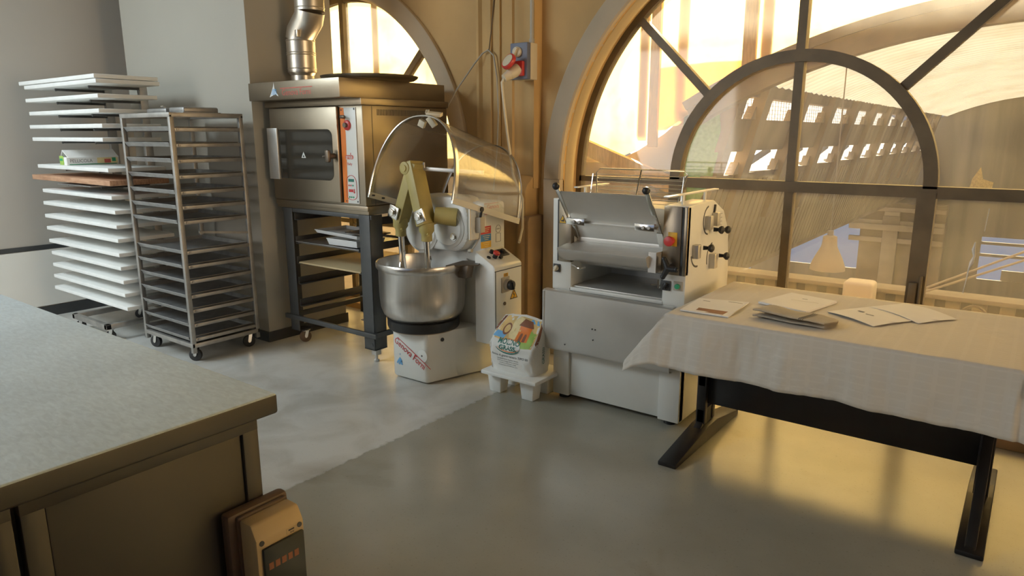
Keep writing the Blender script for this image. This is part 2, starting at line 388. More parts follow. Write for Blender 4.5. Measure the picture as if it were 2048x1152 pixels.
def copy_tree(o, parent=None):
    c = o.copy(); COL.objects.link(c); c.parent = parent; WL[c.name] = WL[o.name]
    for ch in list(o.children): copy_tree(ch, c)
    return c
def text_mb(body, size, org, xd, yd, align='CENTER', depth=.0006, sx=1., shear=0., bold=0., spacing=1.):
    cu = bpy.data.curves.new('lettering', 'FONT'); cu.body = body; cu.size = size; cu.align_x = align; cu.extrude = depth/2; cu.shear = shear; cu.offset = bold; cu.space_character = spacing; cu.resolution_u = 3
    ob = bpy.data.objects.new('lettering', cu); COL.objects.link(ob)
    dg = bpy.context.evaluated_depsgraph_get(); me = bpy.data.meshes.new_from_object(ob.evaluated_get(dg))
    bpy.data.objects.remove(ob); bpy.data.curves.remove(cu)
    mb = MB(); mb.bm.from_mesh(me); bpy.data.meshes.remove(me)
    xd = V(xd).normalized(); yd = V(yd).normalized(); z = xd.cross(yd)
    T = Matrix((xd*sx, yd, z)).transposed().to_4x4(); T.translation = V(org)+z*(depth/2+.0003)
    mb.bm.transform(T)
    return mb
def merge(a, b):
    me = bpy.data.meshes.new('t'); b.bm.to_mesh(me); b.bm.free(); a.bm.from_mesh(me); bpy.data.meshes.remove(me); return a
def tri(mb, c, xd, yd, s, off, m):
    """flat warning triangle of side s, standing off its surface"""
    xd = V(xd).normalized(); yd = V(yd).normalized(); z = xd.cross(yd); c = V(c)
    p = [c-xd*s/2-yd*s*.29, c+xd*s/2-yd*s*.29, c+yd*s*.58]
    lo = [mb.bm.verts.new(v+z*(off-.0006)) for v in p]; hi = [mb.bm.verts.new(v+z*off) for v in p]
    mb.bm.faces.new(hi); mb.bm.faces.new(lo[::-1])
    for i in range(3): mb.bm.faces.new((lo[i], lo[(i+1) % 3], hi[(i+1) % 3], hi[i]))
    return mb._m(m)
def patch(mb, c, xd, yd, w, h, off, m):
    """thin sticker w x h standing off its surface"""
    xd = V(xd).normalized(); yd = V(yd).normalized(); z = xd.cross(yd)
    R = Matrix((xd, yd, z)).transposed().to_4x4()
    return mb.obox(V(c)+z*(off-.0005), (w, h, .001), R, 0, m)

# ================================================================== the room
H = 3.7                                    # ceiling
XL, XR, YF, YB = -7.03, 4.9, -4.0, 4.20    # inner faces
YG = 4.40                                  # window plane
CX2, CX1, RA, ZS = -1.211, -5.197, 1.50, 1.29
def quad_wall(name, a, b, mat): return struct(obj(name, MB().box(a, b), mat))
struct(obj('floor', MB().box((XL-.2, YF-.2, -.2), (XR+.2, YG+.12, 0)), 'floor'))
quad_wall('ceiling', (XL-.2, YF-.2, H), (XR+.2, YG+.55, H+.2), 'wall_white')
quad_wall('wall_left', (XL-.2, YF-.2, 0), (XL, YG+.55, H), 'wall_grey')
b = MB(); b.box((XR, YF-.2, 0), (XR+.2, 1.6, H)); b.box((XR, 1.6, 0), (XR+.2, 4.0, .8)); b.box((XR, 1.6, 3.2), (XR+.2, 4.0, H)); b.box((XR, 4.0, 0), (XR+.2, YG+.55, H))  # opening cut for the added warm side lamp
struct(obj('wall_right', b, 'wall_grey'))
# wall behind the camera with a wide window opening
b = MB()
b.box((XL, YF-.2, 0), (XR, YF, .8)); b.box((XL, YF-.2, 3.2), (XR, YF, H)); b.box((XL, YF-.2, .8), (-6.6, YF, 3.2)); b.box((-.8, YF-.2, .8), (XR, YF, 3.2))
struct(obj('wall_front', b, 'wall_grey'))
# low panelling of the left wall
struct(obj('trim_1', MB().box((XL, -3.9, .10), (XL+.012, 3.05, .60)), 'panel_white'))
struct(obj('trim_2', MB().box((XL, -3.9, .605), (XL+.010, 3.05, .645)), 'trim_dark'))
struct(obj('baseboard_left', MB().box((XL, -3.9, 0), (XL+.016, 4.2, .09)), 'trim_dark'))
# white boxed-out block in the corner
BX0, BX1, BY0, BY1 = -6.57, -4.72, 3.09, 3.86
struct(obj('wall_inner', MB().box((BX0, BY0, 0), (BX1, BY1, H), .004), 'wall_white'))
b = MB(); b.box((BX0-.012, BY0-.014, 0), (BX1+.014, BY0, .08)); b.box((BX1, BY0, 0), (BX1+.014, BY1+.01, .08))
struct(obj('baseboard_inner', b, 'trim_dark'))
# arcaded window wall
def arch_pts(cx, r, z0=0., n=40):
    p = [(cx-r, z0+(ZS-z0)*i/4) for i in range(4)]
    p += [(cx-r*math.cos(PI*k/n), ZS+r*math.sin(PI*k/n)) for k in range(n+1)]
    return p+[(cx+r, ZS-(ZS-z0)*(i+1)/4) for i in range(4)]
def arch_bay(mb, cx, xa, xb, top):
    P = arch_pts(cx, RA); out = []
    for x, z in P:
        if z <= ZS+1e-6: out.append((xa if x < cx else xb, z))
        else:
            dx, dz = x-cx, z-ZS
            t = min([(top-ZS)/dz] + ([(xb-cx)/dx] if dx > 1e-6 else []) + ([(xa-cx)/dx] if dx < -1e-6 else []))
            out.append((cx+dx*t, ZS+dz*t))
    v = lambda p, y: mb.bm.verts.new((p[0], y, p[1]))
    A = [v(p, YB) for p in P]; B = [v(p, YB) for p in out]
    C2 = [v(p, YG-.07) for p in P]; D = [v((cx+(p[0]-cx)*1.0, p[1]), YG+.10) for p in P]; E2 = [v(p, YG+.10) for p in out]
    for i in range(len(P)-1):
        mb.bm.faces.new((B[i], B[i+1], A[i+1], A[i])); mb.bm.faces.new((A[i], A[i+1], C2[i+1], C2[i]))
        mb.bm.faces.new((C2[i], C2[i+1], D[i+1], D[i])); mb.bm.faces.new((D[i], D[i+1], E2[i+1], E2[i]))
    # the two top corners
    for i in range(len(P)-1):
        if abs(out[i][0]-out[i+1][0]) > 1e-4 and abs(out[i][1]-out[i+1][1]) > 1e-4:
            cx_, cz_ = (xa if out[i][0] < cx else xb), top
            for W, y in ((B, YB), (E2, YG+.10)): mb.bm.faces.new((W[i], v((cx_, cz_), y), W[i+1]))
mid = (CX1+CX2)/2
b = MB()
arch_bay(b, CX1, -7.03, mid, H); CX3 = CX2+(CX2-CX1); mid2 = (CX2+CX3)/2
arch_bay(b, CX2, mid, mid2, H); arch_bay(b, CX3, mid2, CX3+(CX3-mid2), H)
b._m(0)
b.box((CX3+(CX3-mid2), YB, 0), (XR, YG+.10, H))
bmesh.ops.recalc_face_normals(b.bm, faces=b.bm.faces)
struct(obj('wall_back', b, 'plaster'))
# raised plaster bands round the arches, and the rounded moulding inside them
k = 3
for cx in (CX1, CX2, CX3):
    b = MB(); sec = [(RA, YB+.02), (RA, YB-.035), (RA+.012, YB-.045), (RA+.125, YB-.045), (RA+.14, YB-.035), (RA+.14, YB+.02)]
    b.ring(sec, 'xz', (cx, ZS), 0, PI, 64)
    for sg in (-1, 1):
        x0, x1 = sorted((cx+sg*RA, cx+sg*(RA+.14))); b.box((x0, YB-.045, .0), (x1, YB+.02, ZS), .008)
    struct(obj('trim_%d' % k, b, 'plaster_grey')); k += 1
    b = MB(); sec = [(RA-.002, YB+.02)]+[(RA-.002-.03*math.sin(PI*i/6), YB+.02+.11*i/6) for i in range(1, 6)]+[(RA-.002, YB+.13)]
    b.ring(sec, 'xz', (cx, ZS), 0, PI, 64)
    for sg in (-1, 1): b.prism([(cx+sg*r, y) for r, y in sec], 'xy', 0, ZS)
    struct(obj('trim_%d' % k, b, 'plaster_light')); k += 1
# pilaster between the windows: fluted strips on a stepped base
b = MB()
x0, x1 = -3.46, -2.90
prof = [(x0, YB+.01), (x0, 4.16), (x0+.03, 4.15), (x0+.05, 4.17), (x0+.09, 4.15), (x0+.12, 4.13), (x0+.16, 4.13), (x0+.17, 4.145), (x0+.185, 4.13), (x0+.25, 4.12), (x0+.255, 4.135), (x0+.27, 4.135), (x0+.275, 4.12), (x1-.20, 4.12), (x1-.19, 4.135), (x1-.15, 4.135), (x1-.13, 4.15)]+[(x1-.06+.05*math.sin(a)*1., 4.15-.03*math.sin(a)) for a in (0, .6, 1.2, 1.57)]+[(x1, 4.16), (x1, YB+.01)]
b.prism(prof, 'xy', 1.22, H)
struct(obj('trim_%d' % k, b, 'plaster')); k += 1
b = MB(); b.prism([(4.21, 1.02), (4.03, 1.02), (4.03, 1.20), (4.055, 1.25), (4.13, 1.31), (4.21, 1.31)], 'yz', -3.49, -2.915, bev=.012)
struct(obj('trim_%d' % k, b, 'plaster')); k += 1
b = MB(); b.prism([(4.21, 0), (4.0, 0), (4.0, .99), (4.02, 1.03), (4.21, 1.03)], 'yz', -3.56, -2.87, bev=.012); b.cyl((-2.93, 4.0, 0), (-2.93, 4.0, 1.02), .035, n=14)
struct(obj('trim_%d' % k, b, 'plaster_dado')); k += 1
# window sills / kerbs
for cx in (CX1, CX2, CX3):
    struct(obj('trim_%d' % k, MB().box((cx-RA+.005, 4.22, 0), (cx+RA-.005, YG+.2, .055), .006), 'plaster_dado')); k += 1
# ------------------------------------------------------------------ windows
def window(idx, cx):
    w = thing('window_%d' % idx, (cx, YG, .055), None, None); struct(w)
    zc = 1.29; ri = .765; y0, y1 = YG-.03, YG+.03
    fr = MB()
    fr.ring([(RA-.045, y0), (RA, y0), (RA, y1), (RA-.045, y1)], 'xz', (cx, ZS), 0, PI, 64)
    for sg in (-1, 1):
        xs = sorted((cx+sg*(RA-.045), cx+sg*RA)); fr.box((xs[0], y0, .056), (xs[1], y1, ZS))
    fr.box((cx-RA+.04, y0, .056), (cx+RA-.04, y1, .11))
    obj('outer_frame', fr, 'frame', w)
    a = MB(); a.ring([(ri-.068, y0-.015), (ri, y0-.015), (ri, y1), (ri-.068, y1)], 'xz', (cx, ZS+.02), 0, PI, 48)
    obj('arched_transom', a, 'frame', w)
    b = MB(); b.box((cx-RA+.03, y0, zc-.018), (cx-ri+.02, y1, zc+.018)); b.box((cx-ri, y0-.015, zc-.03), (cx+RA-.03, y1, zc+.033)); obj('crossbar', b, 'frame', w)
    obj('mullion', MB().box((cx-.025, y0-.005, .11), (cx+.025, y1, ZS+RA-.02)), 'frame', w)
    for sg in (-1, 1):
        x = cx+sg*(ri-.045)
        b = MB().box((x-.045, y0-.02, .11), (x+.045, y1, zc)); obj('door_post', b, 'frame', w)
        d = V((sg*.7071, 0, .7071)); c = V((cx, YG, ZS+.01))
        obj('spoke', MB().bar(c+d*(ri-.02), c+d*(RA-.02), .055, .05), 'frame', w)
    if idx == 2:
        x = cx+ri-.045
        b = MB(); b.box((x-.03, y0-.05, .66), (x+.01, y0-.02, .80), .006); b.cyl((x+.025, y0-.035, .66), (x+.025, y0-.035, .84), .009, n=10)
        obj('door_latch', b, 'frame', w)
    for z in ((.35, .80) if idx == 1 else ()):
        obj('glazing_bar', MB().box((cx-RA+.03, y0, z-.02), (cx+RA-.03, y1, z+.02)), 'frame', w)
    # panes: lower pairs, door leaves, fan
    def pane(pts): 
        p = MB(); p.prism(pts, 'xz', YG-.003, YG+.003); o = obj('pane', p, 'glass', w, smooth=False); return o
    zt = zc
    pane([(cx-RA+.04, .1), (cx-ri+.05, .1), (cx-ri+.05, zt), (cx-RA+.04, zt)])
    pane([(cx-ri+.05, .1), (cx, .1), (cx, zt), (cx-ri+.05, zt)])
    pane([(cx, .1), (cx+ri-.05, .1), (cx+ri-.05, zt), (cx, zt)])
    pane([(cx+ri-.05, .1), (cx+RA-.04, .1), (cx+RA-.04, zt), (cx+ri-.05, zt)])
    n = 24; r1, r2 = ri-.04, RA-.02
    for a0, a1 in ((0, PI/2), (PI/2, PI)):
        A = [(cx+r1*math.cos(a0+(a1-a0)*i/n), ZS+.01+r1*math.sin(a0+(a1-a0)*i/n)) for i in range(n+1)]
        pane([(cx, ZS)]+A)
    for a0, a1 in ((0, PI/4), (PI/4, PI/2), (PI/2, 3*PI/4), (3*PI/4, PI)):
        A = [(cx+r1*math.cos(a0+(a1-a0)*i/n), ZS+r1*math.sin(a0+(a1-a0)*i/n)) for i in range(n+1)]
        B = [(cx+r2*math.cos(a0+(a1-a0)*i/n), ZS+r2*math.sin(a0+(a1-a0)*i/n)) for i in range(n+1)]
        pane(A+B[::-1])
    return w
w1 = window(1, CX1); w2 = window(2, CX2); w3 = window(3, CX3)
# white runs of old paint on the right-hand lower pane
b = MB(); pts = [(-.245, 1.04, .003), (-.249, 1.0, .009), (-.242, .965, .006), (-.25, .93, .011), (-.258, .90, .004), (-.262, .84, .003), (-.27, .76, .0015)]
b.tube([(x, YG-.006, z) for x, z, r in pts], [r for x, z, r in pts], 6)
b.tube([(-.205, YG-.005, 1.22), (-.212, YG-.005, 1.1)], .0018, 6)
obj('paint_drip', b, 'foam', w2)

# ================================================================== the covered hall beyond the glass
VC, VR, VY0, VY1 = (-.03, -6.72), 10.13, 12.3, 42.0     # barrel vault: centre (x, z), radius, extent along y
# gable screen of yellowed sheets, cut out under the arch rib
pts = [(-16, 1.05), (-6.9, 1.05), (-6.3, 1.30), (-5.8, 1.60), (-5.4, 1.87)]
th0 = math.acos((-5.1-VC[0])/VR)
pts += [(VC[0]+VR*math.cos(th0+(PI/5-th0)*i/40), VC[1]+VR*math.sin(th0+(PI/5-th0)*i/40)) for i in range(41)]
pts += [(pts[-1][0], -2.0), (40, -2.0), (40, 9.0), (-16, 9.0)]  # stretch right of the arch is unseen, extended to throw warm light indoors
tag(obj('gable_screen', MB().prism(pts, 'xz', 12.30, 12.31), 'sheet', smooth=False), 'tall wall of yellowed translucent sheets glowing behind the windows', 'screen')
# second, amber sheet hung behind it
pts = [(-6.02, 2.81), (-5.0, 2.87), (-4.0, 2.86), (-3.9, 2.55), (-4.6, 2.28), (-4.77, 2.12), (-5.4, 1.76), (-6.0, 1.70)]
tag(obj('amber_sheet', MB().prism(pts, 'xz', 12.36, 12.37), 'sheet2', smooth=False), 'amber sheet hung across the posts behind the second window', 'sheet')
def post(x0, x1, z0, y, label, mat='timber'):
    tag(obj('timber_post', MB().box((x0, y, z0), (x1, y+.09, 8.9), .006), mat), label, 'post', 'timber posts of the translucent gable')
post(-6.29, -6.12, 1.55, 12.312, 'dark wide post behind the yellowed sheet, leftmost through the second window')
post(-6.02, -5.84, 1.36, 12.20, 'pale post in front of the sheet, just right of the leftmost dark post')
post(-5.56, -5.39, 1.90, 12.38, 'dark post crossing behind the left diagonal window spoke')
post(-4.33, -4.11, 2.50, 12.20, 'pale post at the left of the pair above the inner arch')
post(-4.06, -3.90, 2.55, 12.312, 'dark post at the right of the pair above the inner arch')
post(-13.53, -13.34, 1.0, 12.312, 'thin dark post seen through the first window above the oven hood')
# arch rib and vault
b = MB(); t0, t1 = math.acos((-5.15-VC[0])/VR), PI/6
b.ring([(VR-.32, 11.92), (VR, 11.92), (VR, 12.18), (VR-.32, 12.18)], 'xz', VC, t1, t0, 60)
b.ring([(VR-.02, 11.86), (VR+.13, 11.86), (VR+.13, 12.18), (VR-.02, 12.18)], 'xz', VC, t1, t0, 60)
tag(obj('arch_rib', b, 'rib'), 'curved beige beam sweeping across the top of the second window', 'beam')
def vault(u, v):
    a = math.acos((-4.28-VC[0])/VR)*(1-u)+(PI*.14)*u
    y = VY0+(VY1-VY0)*v; r = VR+.035*math.sin(y*2*PI/.42)
    return V((VC[0]+r*math.cos(a), y, VC[1]+r*math.sin(a)))
tag(obj('vault_roof', MB().grid(vault, 26, 420), 'vault'), 'curved corrugated translucent roof vault beyond the second window', 'roof')
tag(obj('sloping_beam', MB().bar((-8.4, 12.1, 1.75), (-5.3, 12.1, .63), .16, .28), 'timber'), 'sloping timber beam at the lower left of the second window', 'beam')
tag(obj('tie_beam', MB().bar((-15.5, 12.1, 3.0), (-10.0, 12.1, 1.95), .16, .24), 'timber'), 'timber beam seen in the gap between oven hood and first arch', 'beam')
# stone walling closing the hall below the screen
pts = [(-16, -3), (-16, 1.12), (-7.0, 1.12), (-6.73, 1.12), (-6.36, 1.27), (-5.8, 1.6), (-5.47, 1.87), (-5.14, 2.09), (-4.56, 2.33), (-4.36, 2.3), (-4.62, 1.3), (-5.3, -1.3), (-5.3, -3)]
b = MB(); b.prism(pts, 'xz', 12.45, 12.8)
tag(obj('stone_wall', b, 'concrete'), 'grey brown stone wall under the yellow sheets, left of the gallery', 'wall')
pts = [(-5.37, 2.05), (-4.95, 2.0), (-4.72, 1.95), (-4.66, 1.5), (-4.80, .78), (-5.12, .2), (-5.6, .0), (-5.42, 1.0)]
b = MB(); b.prism(pts, 'xz', 12.36, 12.372)
tag(obj('green_net', b, 'tarp_green', smooth=False), 'green netting hanging against the stone wall behind the window', 'netting')
# leaning concrete gallery along the hall
FT = 2.47; LEAN = .26
def gx(z): return -4.28-LEAN*(FT-z)
g = thing('concrete_gallery', (-5.0, 12.3, -1.4), 'long leaning concrete gallery with two rows of openings', 'gallery')
def slab(name, z0, z1, t=.18, y0=12.35, y1=40., mat='concrete'):
    return obj(name, MB().prism([(gx(z0), z0), (gx(z1), z1), (gx(z1)-t, z1), (gx(z0)-t, z0)], 'xz', y0, y1), mat, g)
slab('top_rail', 2.25, FT, .26); slab('middle_band', 1.28, 1.86); slab('sill_beam', .70, .85, .3); slab('apron', -1.38, .70, .12); slab('lower_beam', -1.5, -1.36, .26)
for i in range(11):
    y = 13.45+2.5*i
    b = MB(); w_ = .36
    b.prism([(gx(-.2)+.14, -.2), (gx(FT)+.14, FT-.03), (gx(FT)-.1, FT-.03), (gx(-.2)-.1, -.2)], 'xz', y-w_/2, y+w_/2)
    b.prism([(y-w_/2, .85), (y-w_/2-.28, .85), (y-w_/2, 1.08)], 'yz', gx(.95)-.12, gx(.95)+.04)
    b.prism([(y-w_/2, 1.86), (y-w_/2-.26, 1.86), (y-w_/2, 2.1)], 'yz', gx(1.95)-.12, gx(1.95)+.04)
    obj('rib', b, 'concrete', g)
    if i < 9:
        obj('brace', MB().bar((gx(.85)-.25, y+.25, .84), (gx(1.28)-.25, y+2.2, 1.3), .1, .16), 'roof_white', g)
b = MB()
for i in range(150): b.box((gx(2.0)-.03, 12.4+i*.18, 1.86), (gx(2.0)-.022, 12.406+i*.18, 2.25))
for j in range(5): b.box((gx(2.0)-.03, 12.4, 1.9+j*.075), (gx(2.0)-.022, 40, 1.906+j*.075))
obj('wire_mesh', b, 'net', g, smooth=False)
# boarded strips on the apron
b = MB()
for i in range(90):
    y = 12.6+i*.31; b.prism([(gx(-1.35)+.02, -1.35), (gx(.7)+.02, .7), (gx(.7)-.02, .7), (gx(-1.35)-.02, -1.35)], 'xz', y, y+.22)
obj('apron_boards', b, 'stone_light', g)
# bright roof outside, behind the gallery openings
def outroof(u, v):
    x = -5.6-4.2*u; y = 12.9+45.*v; return V((x, y, (.55+.6*4.2*u)+.04*math.sin(y*2*PI/.6)))
tag(obj('outer_roof', MB().grid(outroof, 2, 600), 'roof_white'), 'sunlit white corrugated roof seen through the lower gallery openings', 'roof')
# far gable wall with openings to the sky
gw = thing('far_gable', (0, 42.0, -8), 'dark streaked concrete end wall under the far arch of the vault', 'wall')
def fz(x): return VC[1]+.0+math.sqrt(max(0, (VR+.05)**2-(x-VC[0])**2))
xs = [-9+.5*i for i in range(33)]
# three pieces leave the two openings free
def strip(xa, xb, za, zb=None):
    p = [(xa, za)]; n = 10
    p += [(xb, za)]
    if zb is None: p += [(xb+(xa-xb)*i/n, max(fz(xb+(xa-xb)*i/n), -1.2)) for i in range(n+1)]
    else: p += [(xb, zb), (xa, zb)]
    return p
b = MB()
for xa, xb, za, zb in ((-7.6, -2.1, -9, None), (-2.1, .8, -3.45, None), (.8, 8, -9, None), (-2.1, .8, -9, -5.6), (-13.5, -11.9, -9, -1.2), (-11.9, -7.6, -2.6, -1.2), (-11.9, -7.6, -9, -5.7)):
    b.prism(strip(xa, xb, za, zb), 'xz', 42, 42.1)
obj('wall_face', b, 'concrete_dark', gw)
b = MB()
for z in (-3.75, -4.35): b.box((-2.2, 41.9, z-.07), (.9, 42.0, z+.07))
obj('window_rail', b, 'concrete_dark', gw)
b = MB(); b.prism([(-1.1, -5.7), (-1.1, -5.1), (-.2, -5.1), (-.2, -4.9), (.8, -4.9), (.8, -5.7)], 'xz', 42.2, 42.3)
obj('roof_outline', b, 'concrete_dark', gw)
b = MB(); b.prism([(-2.95, -1.25), (-2.0, -1.2), (-1.95, -.75), (-2.4, -.6), (-2.55, -.02), (-2.85, -.6)], 'xz', 41.98, 42.0)
obj('yellow_patch', b, 'sand_print', gw)
# pilaster and cornice of an old stone front
st = thing('stone_front', (-6, 40.4, -8), 'weathered stone house front with cornice and pilaster behind the pendant lamp', 'building')
obj('wall_face', MB().box((-7.4, 40.4, -8), (-3.6, 41.2, -1.9)), 'stone', st)
b = MB()
for z0, z1, d in ((-2.95, -2.75, .25), (-3.25, -2.95, .4), (-3.9, -3.65, .2), (-2.3, -2.1, .2)): b.box((-7.9, 40.4-d, z0), (-3.6, 40.45, z1), .02)
obj('cornice', b, 'stone_light', st)
obj('pilaster', MB().box((-6.3, 40.15, -8), (-5.6, 40.42, -2.3), .02), 'stone_light', st)
b = MB(); b.box((-6.35, 40.1, -3.1), (-5.55, 40.2, -2.5), .05); obj('bracket', b, 'stone', st)
# parapet with cream cap and slatted front
pa = thing('slatted_parapet', (-1.5, 9.5, -2.5), 'low parapet with cream cap and striped slats behind the table', 'parapet')
obj('cap', MB().box((-12.5, 9.4, -.305), (3, 9.75, -.25), .012), 'slat', pa)
obj('base', MB().box((-12.5, 9.56, -2.6), (3, 9.7, -.305)), 'slat_dark', pa)
b = MB()
for i in range(58): b.box((-12.4+i*.265, 9.5, -2.5), (-12.4+i*.265+.15, 9.57, -.305), .01)
obj('slats', b, 'slat', pa)
tag(obj('hall_ground', MB().box((-16, 5.0, -9.2), (9, 44, -8.9)), 'stone'), 'floor of the hall far below the windows', 'floor')
tag(obj('outer_terrace', MB().box((-16, 4.95, -.60), (-3.9, 9.39, -.08)), 'stone_light'), 'pale terrace outside the first window behind the oven', 'terrace')
tag(obj('lower_terrace', MB().box((-3.88, 4.95, -.60), (4, 9.39, -.50)), 'stone_light'), 'lower terrace outside the second window, before the slatted parapet', 'terrace')
# pendant lamp
lp = thing('pendant_lamp', (-2.8, 12.8, -.7), 'cream bell-shaped pendant lamp hanging beyond the second window', 'lamp')
b = MB(); prof = [(.285, 0), (.28, .06), (.25, .15), (.20, .26), (.15, .36), (.125, .42), (.115, .52), (.11, .58), (.06, .60)]
b.lathe([(r, z-.70) for r, z in prof]+[(r-.012, z-.70) for r, z in prof[::-1]], (-2.8, 12.8, 0), 40, closed=True)
obj('shade', b, 'enamel_shade', lp)
b = MB(); b.cyl((-2.8, 12.8, -.11), (-2.8, 12.8, -.02), .05); b.tube([(-2.8, 12.8, -.03), (-2.8, 12.8, 3.0)], .01); obj('cord', b, 'cable_grey', lp)
# cables and small white unit outside
for z0, z1, lb in ((-.13, .43, 'upper of two cables running up across the right-hand pane'), (-.17, .33, 'lower of two cables running up across the right-hand pane')):
    tag(obj('cable', MB().tube([(-.95, 9.0, z0), (-.5, 9.0, z0+(z1-z0)*.47), (0, 9.0, z1), (1.2, 9.0, z1+.7)], .012), 'cable_grey'), lb, 'cable', 'cables outside the window')
b = MB(); b.box((-1.79, 9.05, -.50), (-1.45, 9.35, -.14), .05, seg=3); tag(obj('rounded_box', b, 'socket_white'), 'rounded pale cream box standing behind the pane, above the papers', 'box')
tag(obj('hose', MB().tube([(-.22, 7.2, -.5)]+[(-.34+.12*math.cos(a), 7.2, -.05+.17*math.sin(a)) for a in [PI*i/12 for i in range(13)]]+[(-.46, 7.2, -.5)], .012), 'cable_dark'), 'dark bent hose standing up behind the right end of the table', 'hose')

# ================================================================== steel counter in the foreground
X = (1, 0, 0); Y = (0, 1, 0); Z = (0, 0, 1); NY = (0, -1, 0)
ct = thing('steel_counter', (-2.9, .45, 0), 'large stainless steel work counter filling the lower left foreground', 'counter')
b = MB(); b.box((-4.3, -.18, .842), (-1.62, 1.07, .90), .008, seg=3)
for f_ in b.bm.faces: f_.material_index = 0 if f_.normal.z > .6 else 1  # upward faces take the lit steel colour, edges the shaded one
obj('worktop', b, ['worktop', 'counter_side_shade'], ct)
b = MB(); b.box((-4.26, -.14, .10), (-1.70, 1.03, .845)); obj('body', b, 'counter_side_shade', ct)
b = MB()
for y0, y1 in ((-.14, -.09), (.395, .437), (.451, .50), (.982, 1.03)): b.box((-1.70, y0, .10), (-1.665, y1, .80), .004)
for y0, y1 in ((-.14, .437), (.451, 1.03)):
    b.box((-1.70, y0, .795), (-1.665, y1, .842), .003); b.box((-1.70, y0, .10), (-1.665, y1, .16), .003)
obj('end_frame', b, 'counter_side_shade', ct)
for y0, y1 in ((-.088, .393), (.502, .980)): obj('end_panel', MB().box((-1.70, y0, .162), (-1.674, y1, .793), .003), 'counter_side_shade', ct)
for x in (-4.15, -1.8):
    for y in (-.06, .95): obj('foot', MB().cyl((x, y, 0), (x, y, .10), .03, n=16), 'steel', ct)
# breaker box screwed to the end of the counter
eb = thing('breaker_box', (-1.60, .98, .2), 'beige breaker box with smoked cover fixed to the end of the counter', 'breaker box')
b = MB(); b.box((-1.665, .893, .20), (-1.625, 1.083, .60), .012); obj('backing_plate', b, 'brown_plate', eb)
b = MB(); b.box((-1.627, .915, .22), (-1.612, 1.072, .592), .006); obj('gasket', b, 'brown_plate', eb)
b = MB(); b.prism([(-1.613, .24), (-1.613, .586), (-1.560, .586), (-1.538, .545), (-1.538, .24)], 'xz', .918, 1.069, bev=.007)
bx = obj('enclosure', b, 'beige_plastic', eb)
b = MB()
for y in (.934, 1.053): b.cyl((-1.546, y, .536), (-1.5365, y, .536), .0075, n=14)
obj('screw_hole', b, 'black', bx)
b = MB(); b.box((-1.5385, .932, .25), (-1.528, 1.060, .520), .003); cv = obj('cover', b, 'smoke', eb)
b = MB(); 
for i in range(5): b.box((-1.529, .944+.020*i, .455), (-1.5272, .958+.020*i, .475))
obj('breaker', b, 'brown_print', cv)
b = MB(); patch(b, (-1.538, 1.028, .531), Y, Z, .034, .017, .0008, 0); patch(b, (-1.538, 1.026, .535), Y, Z, .018, .004, .0014, 1)
merge(b, text_mb('IP 65', .006, (-1.5370, 1.028, .525), Y, Z))._m(1)
obj('rating_label', b, ['beige_plastic', 'ink'], bx)

# ================================================================== board trolley and its boards
tr = thing('board_trolley', (-6.0, 2.6, 0), 'steel cantilever trolley carrying the stack of white boards', 'trolley')
b = MB()
for x in (-6.32, -5.74): b.box((x-.02, 2.31, .10), (x+.02, 2.88, .14), .003)
for y in (2.33, 2.86): b.box((-6.34, y-.02, .10), (-5.72, y+.02, .14), .003)
obj('base_frame', b, 'steel_worn', tr)
for x in (-6.42, -5.82): obj('post', MB().box((x-.022, 2.81, .14), (x+.022, 2.87, 2.0), .003), 'steel_worn', tr)
def caster(x, y, r, parent, top, wheelmat='rubber', yaw=.5):
    d = V((math.cos(yaw), math.sin(yaw), 0)); n = V((-d.y, d.x, 0)); c = V((x, y, r))
    b = MB(); b.cyl(c-n*.014, c+n*.014, r, n=24, bev=.004); w = obj('caster_wheel', b, wheelmat, parent)
    b = MB()
    for s in (-1, 1): b.bar(c+n*s*.02, V((x, y, top-.006))+n*s*.02+d*.012, .024, .003, up=n)
    b.box((x-.028, y-.028, top-.008), (x+.028, y+.028, top), .002); b.cyl(c-n*.022, c+n*.022, r*.22, n=10)
    obj('caster_fork', b, 'steel_bright', w)
for x in (-6.30, -5.76):
    for y in (2.35, 2.84): caster(x, y, .04, tr, .10, 'rubber', .9)
Bn = [(-5.492, 2.014), (-5.471, 1.976), (-5.469, 1.873), (-5.48, 1.769), (-5.458, 1.663), (-5.475, 1.564), (-5.45, 1.345), (-5.435, 1.252), (-5.449, 1.144), (-5.422, 1.039), (-5.427, .930), (-5.43, .827), (-5.44, .718), (-5.44, .616), (-5.423, .513), (-5.425, .412), (-5.412, .308)]
Bl = [-6.88, -6.78, -6.79, -6.75, -6.78, -6.76, -6.73, -6.85, -6.70, -6.725, -6.73, -6.726, -6.716, -6.70, -6.706, -6.72, -6.738]
lab = ['white board lying loose on top of the whole stack', 'white board directly under the loose top board', 'white board with arms showing below, third from the top', 'white board level with the top of the tray rack', 'second white board above the box of film', 'white board with its underside in view just above the box of film', 'white board that carries the box of film', None, 'white board directly below the wooden board', 'second white board below the wooden board', 'third white board below the wooden board', 'fourth white board below the wooden board', 'sixth white board from the bottom of the stack', 'fifth white board from the bottom of the stack', 'fourth white board from the bottom of the stack', 'third white board from the bottom of the stack', 'lowest white board, near the trolley base']
lab[13] = 'fourth white board from the bottom of the stack'; lab[12] = 'fifth white board from the bottom of the stack'; lab[14] = 'third white board from the bottom of the stack'; lab[15] = 'white board just above the lowest one in the stack'
yf = 2.35
proto = None
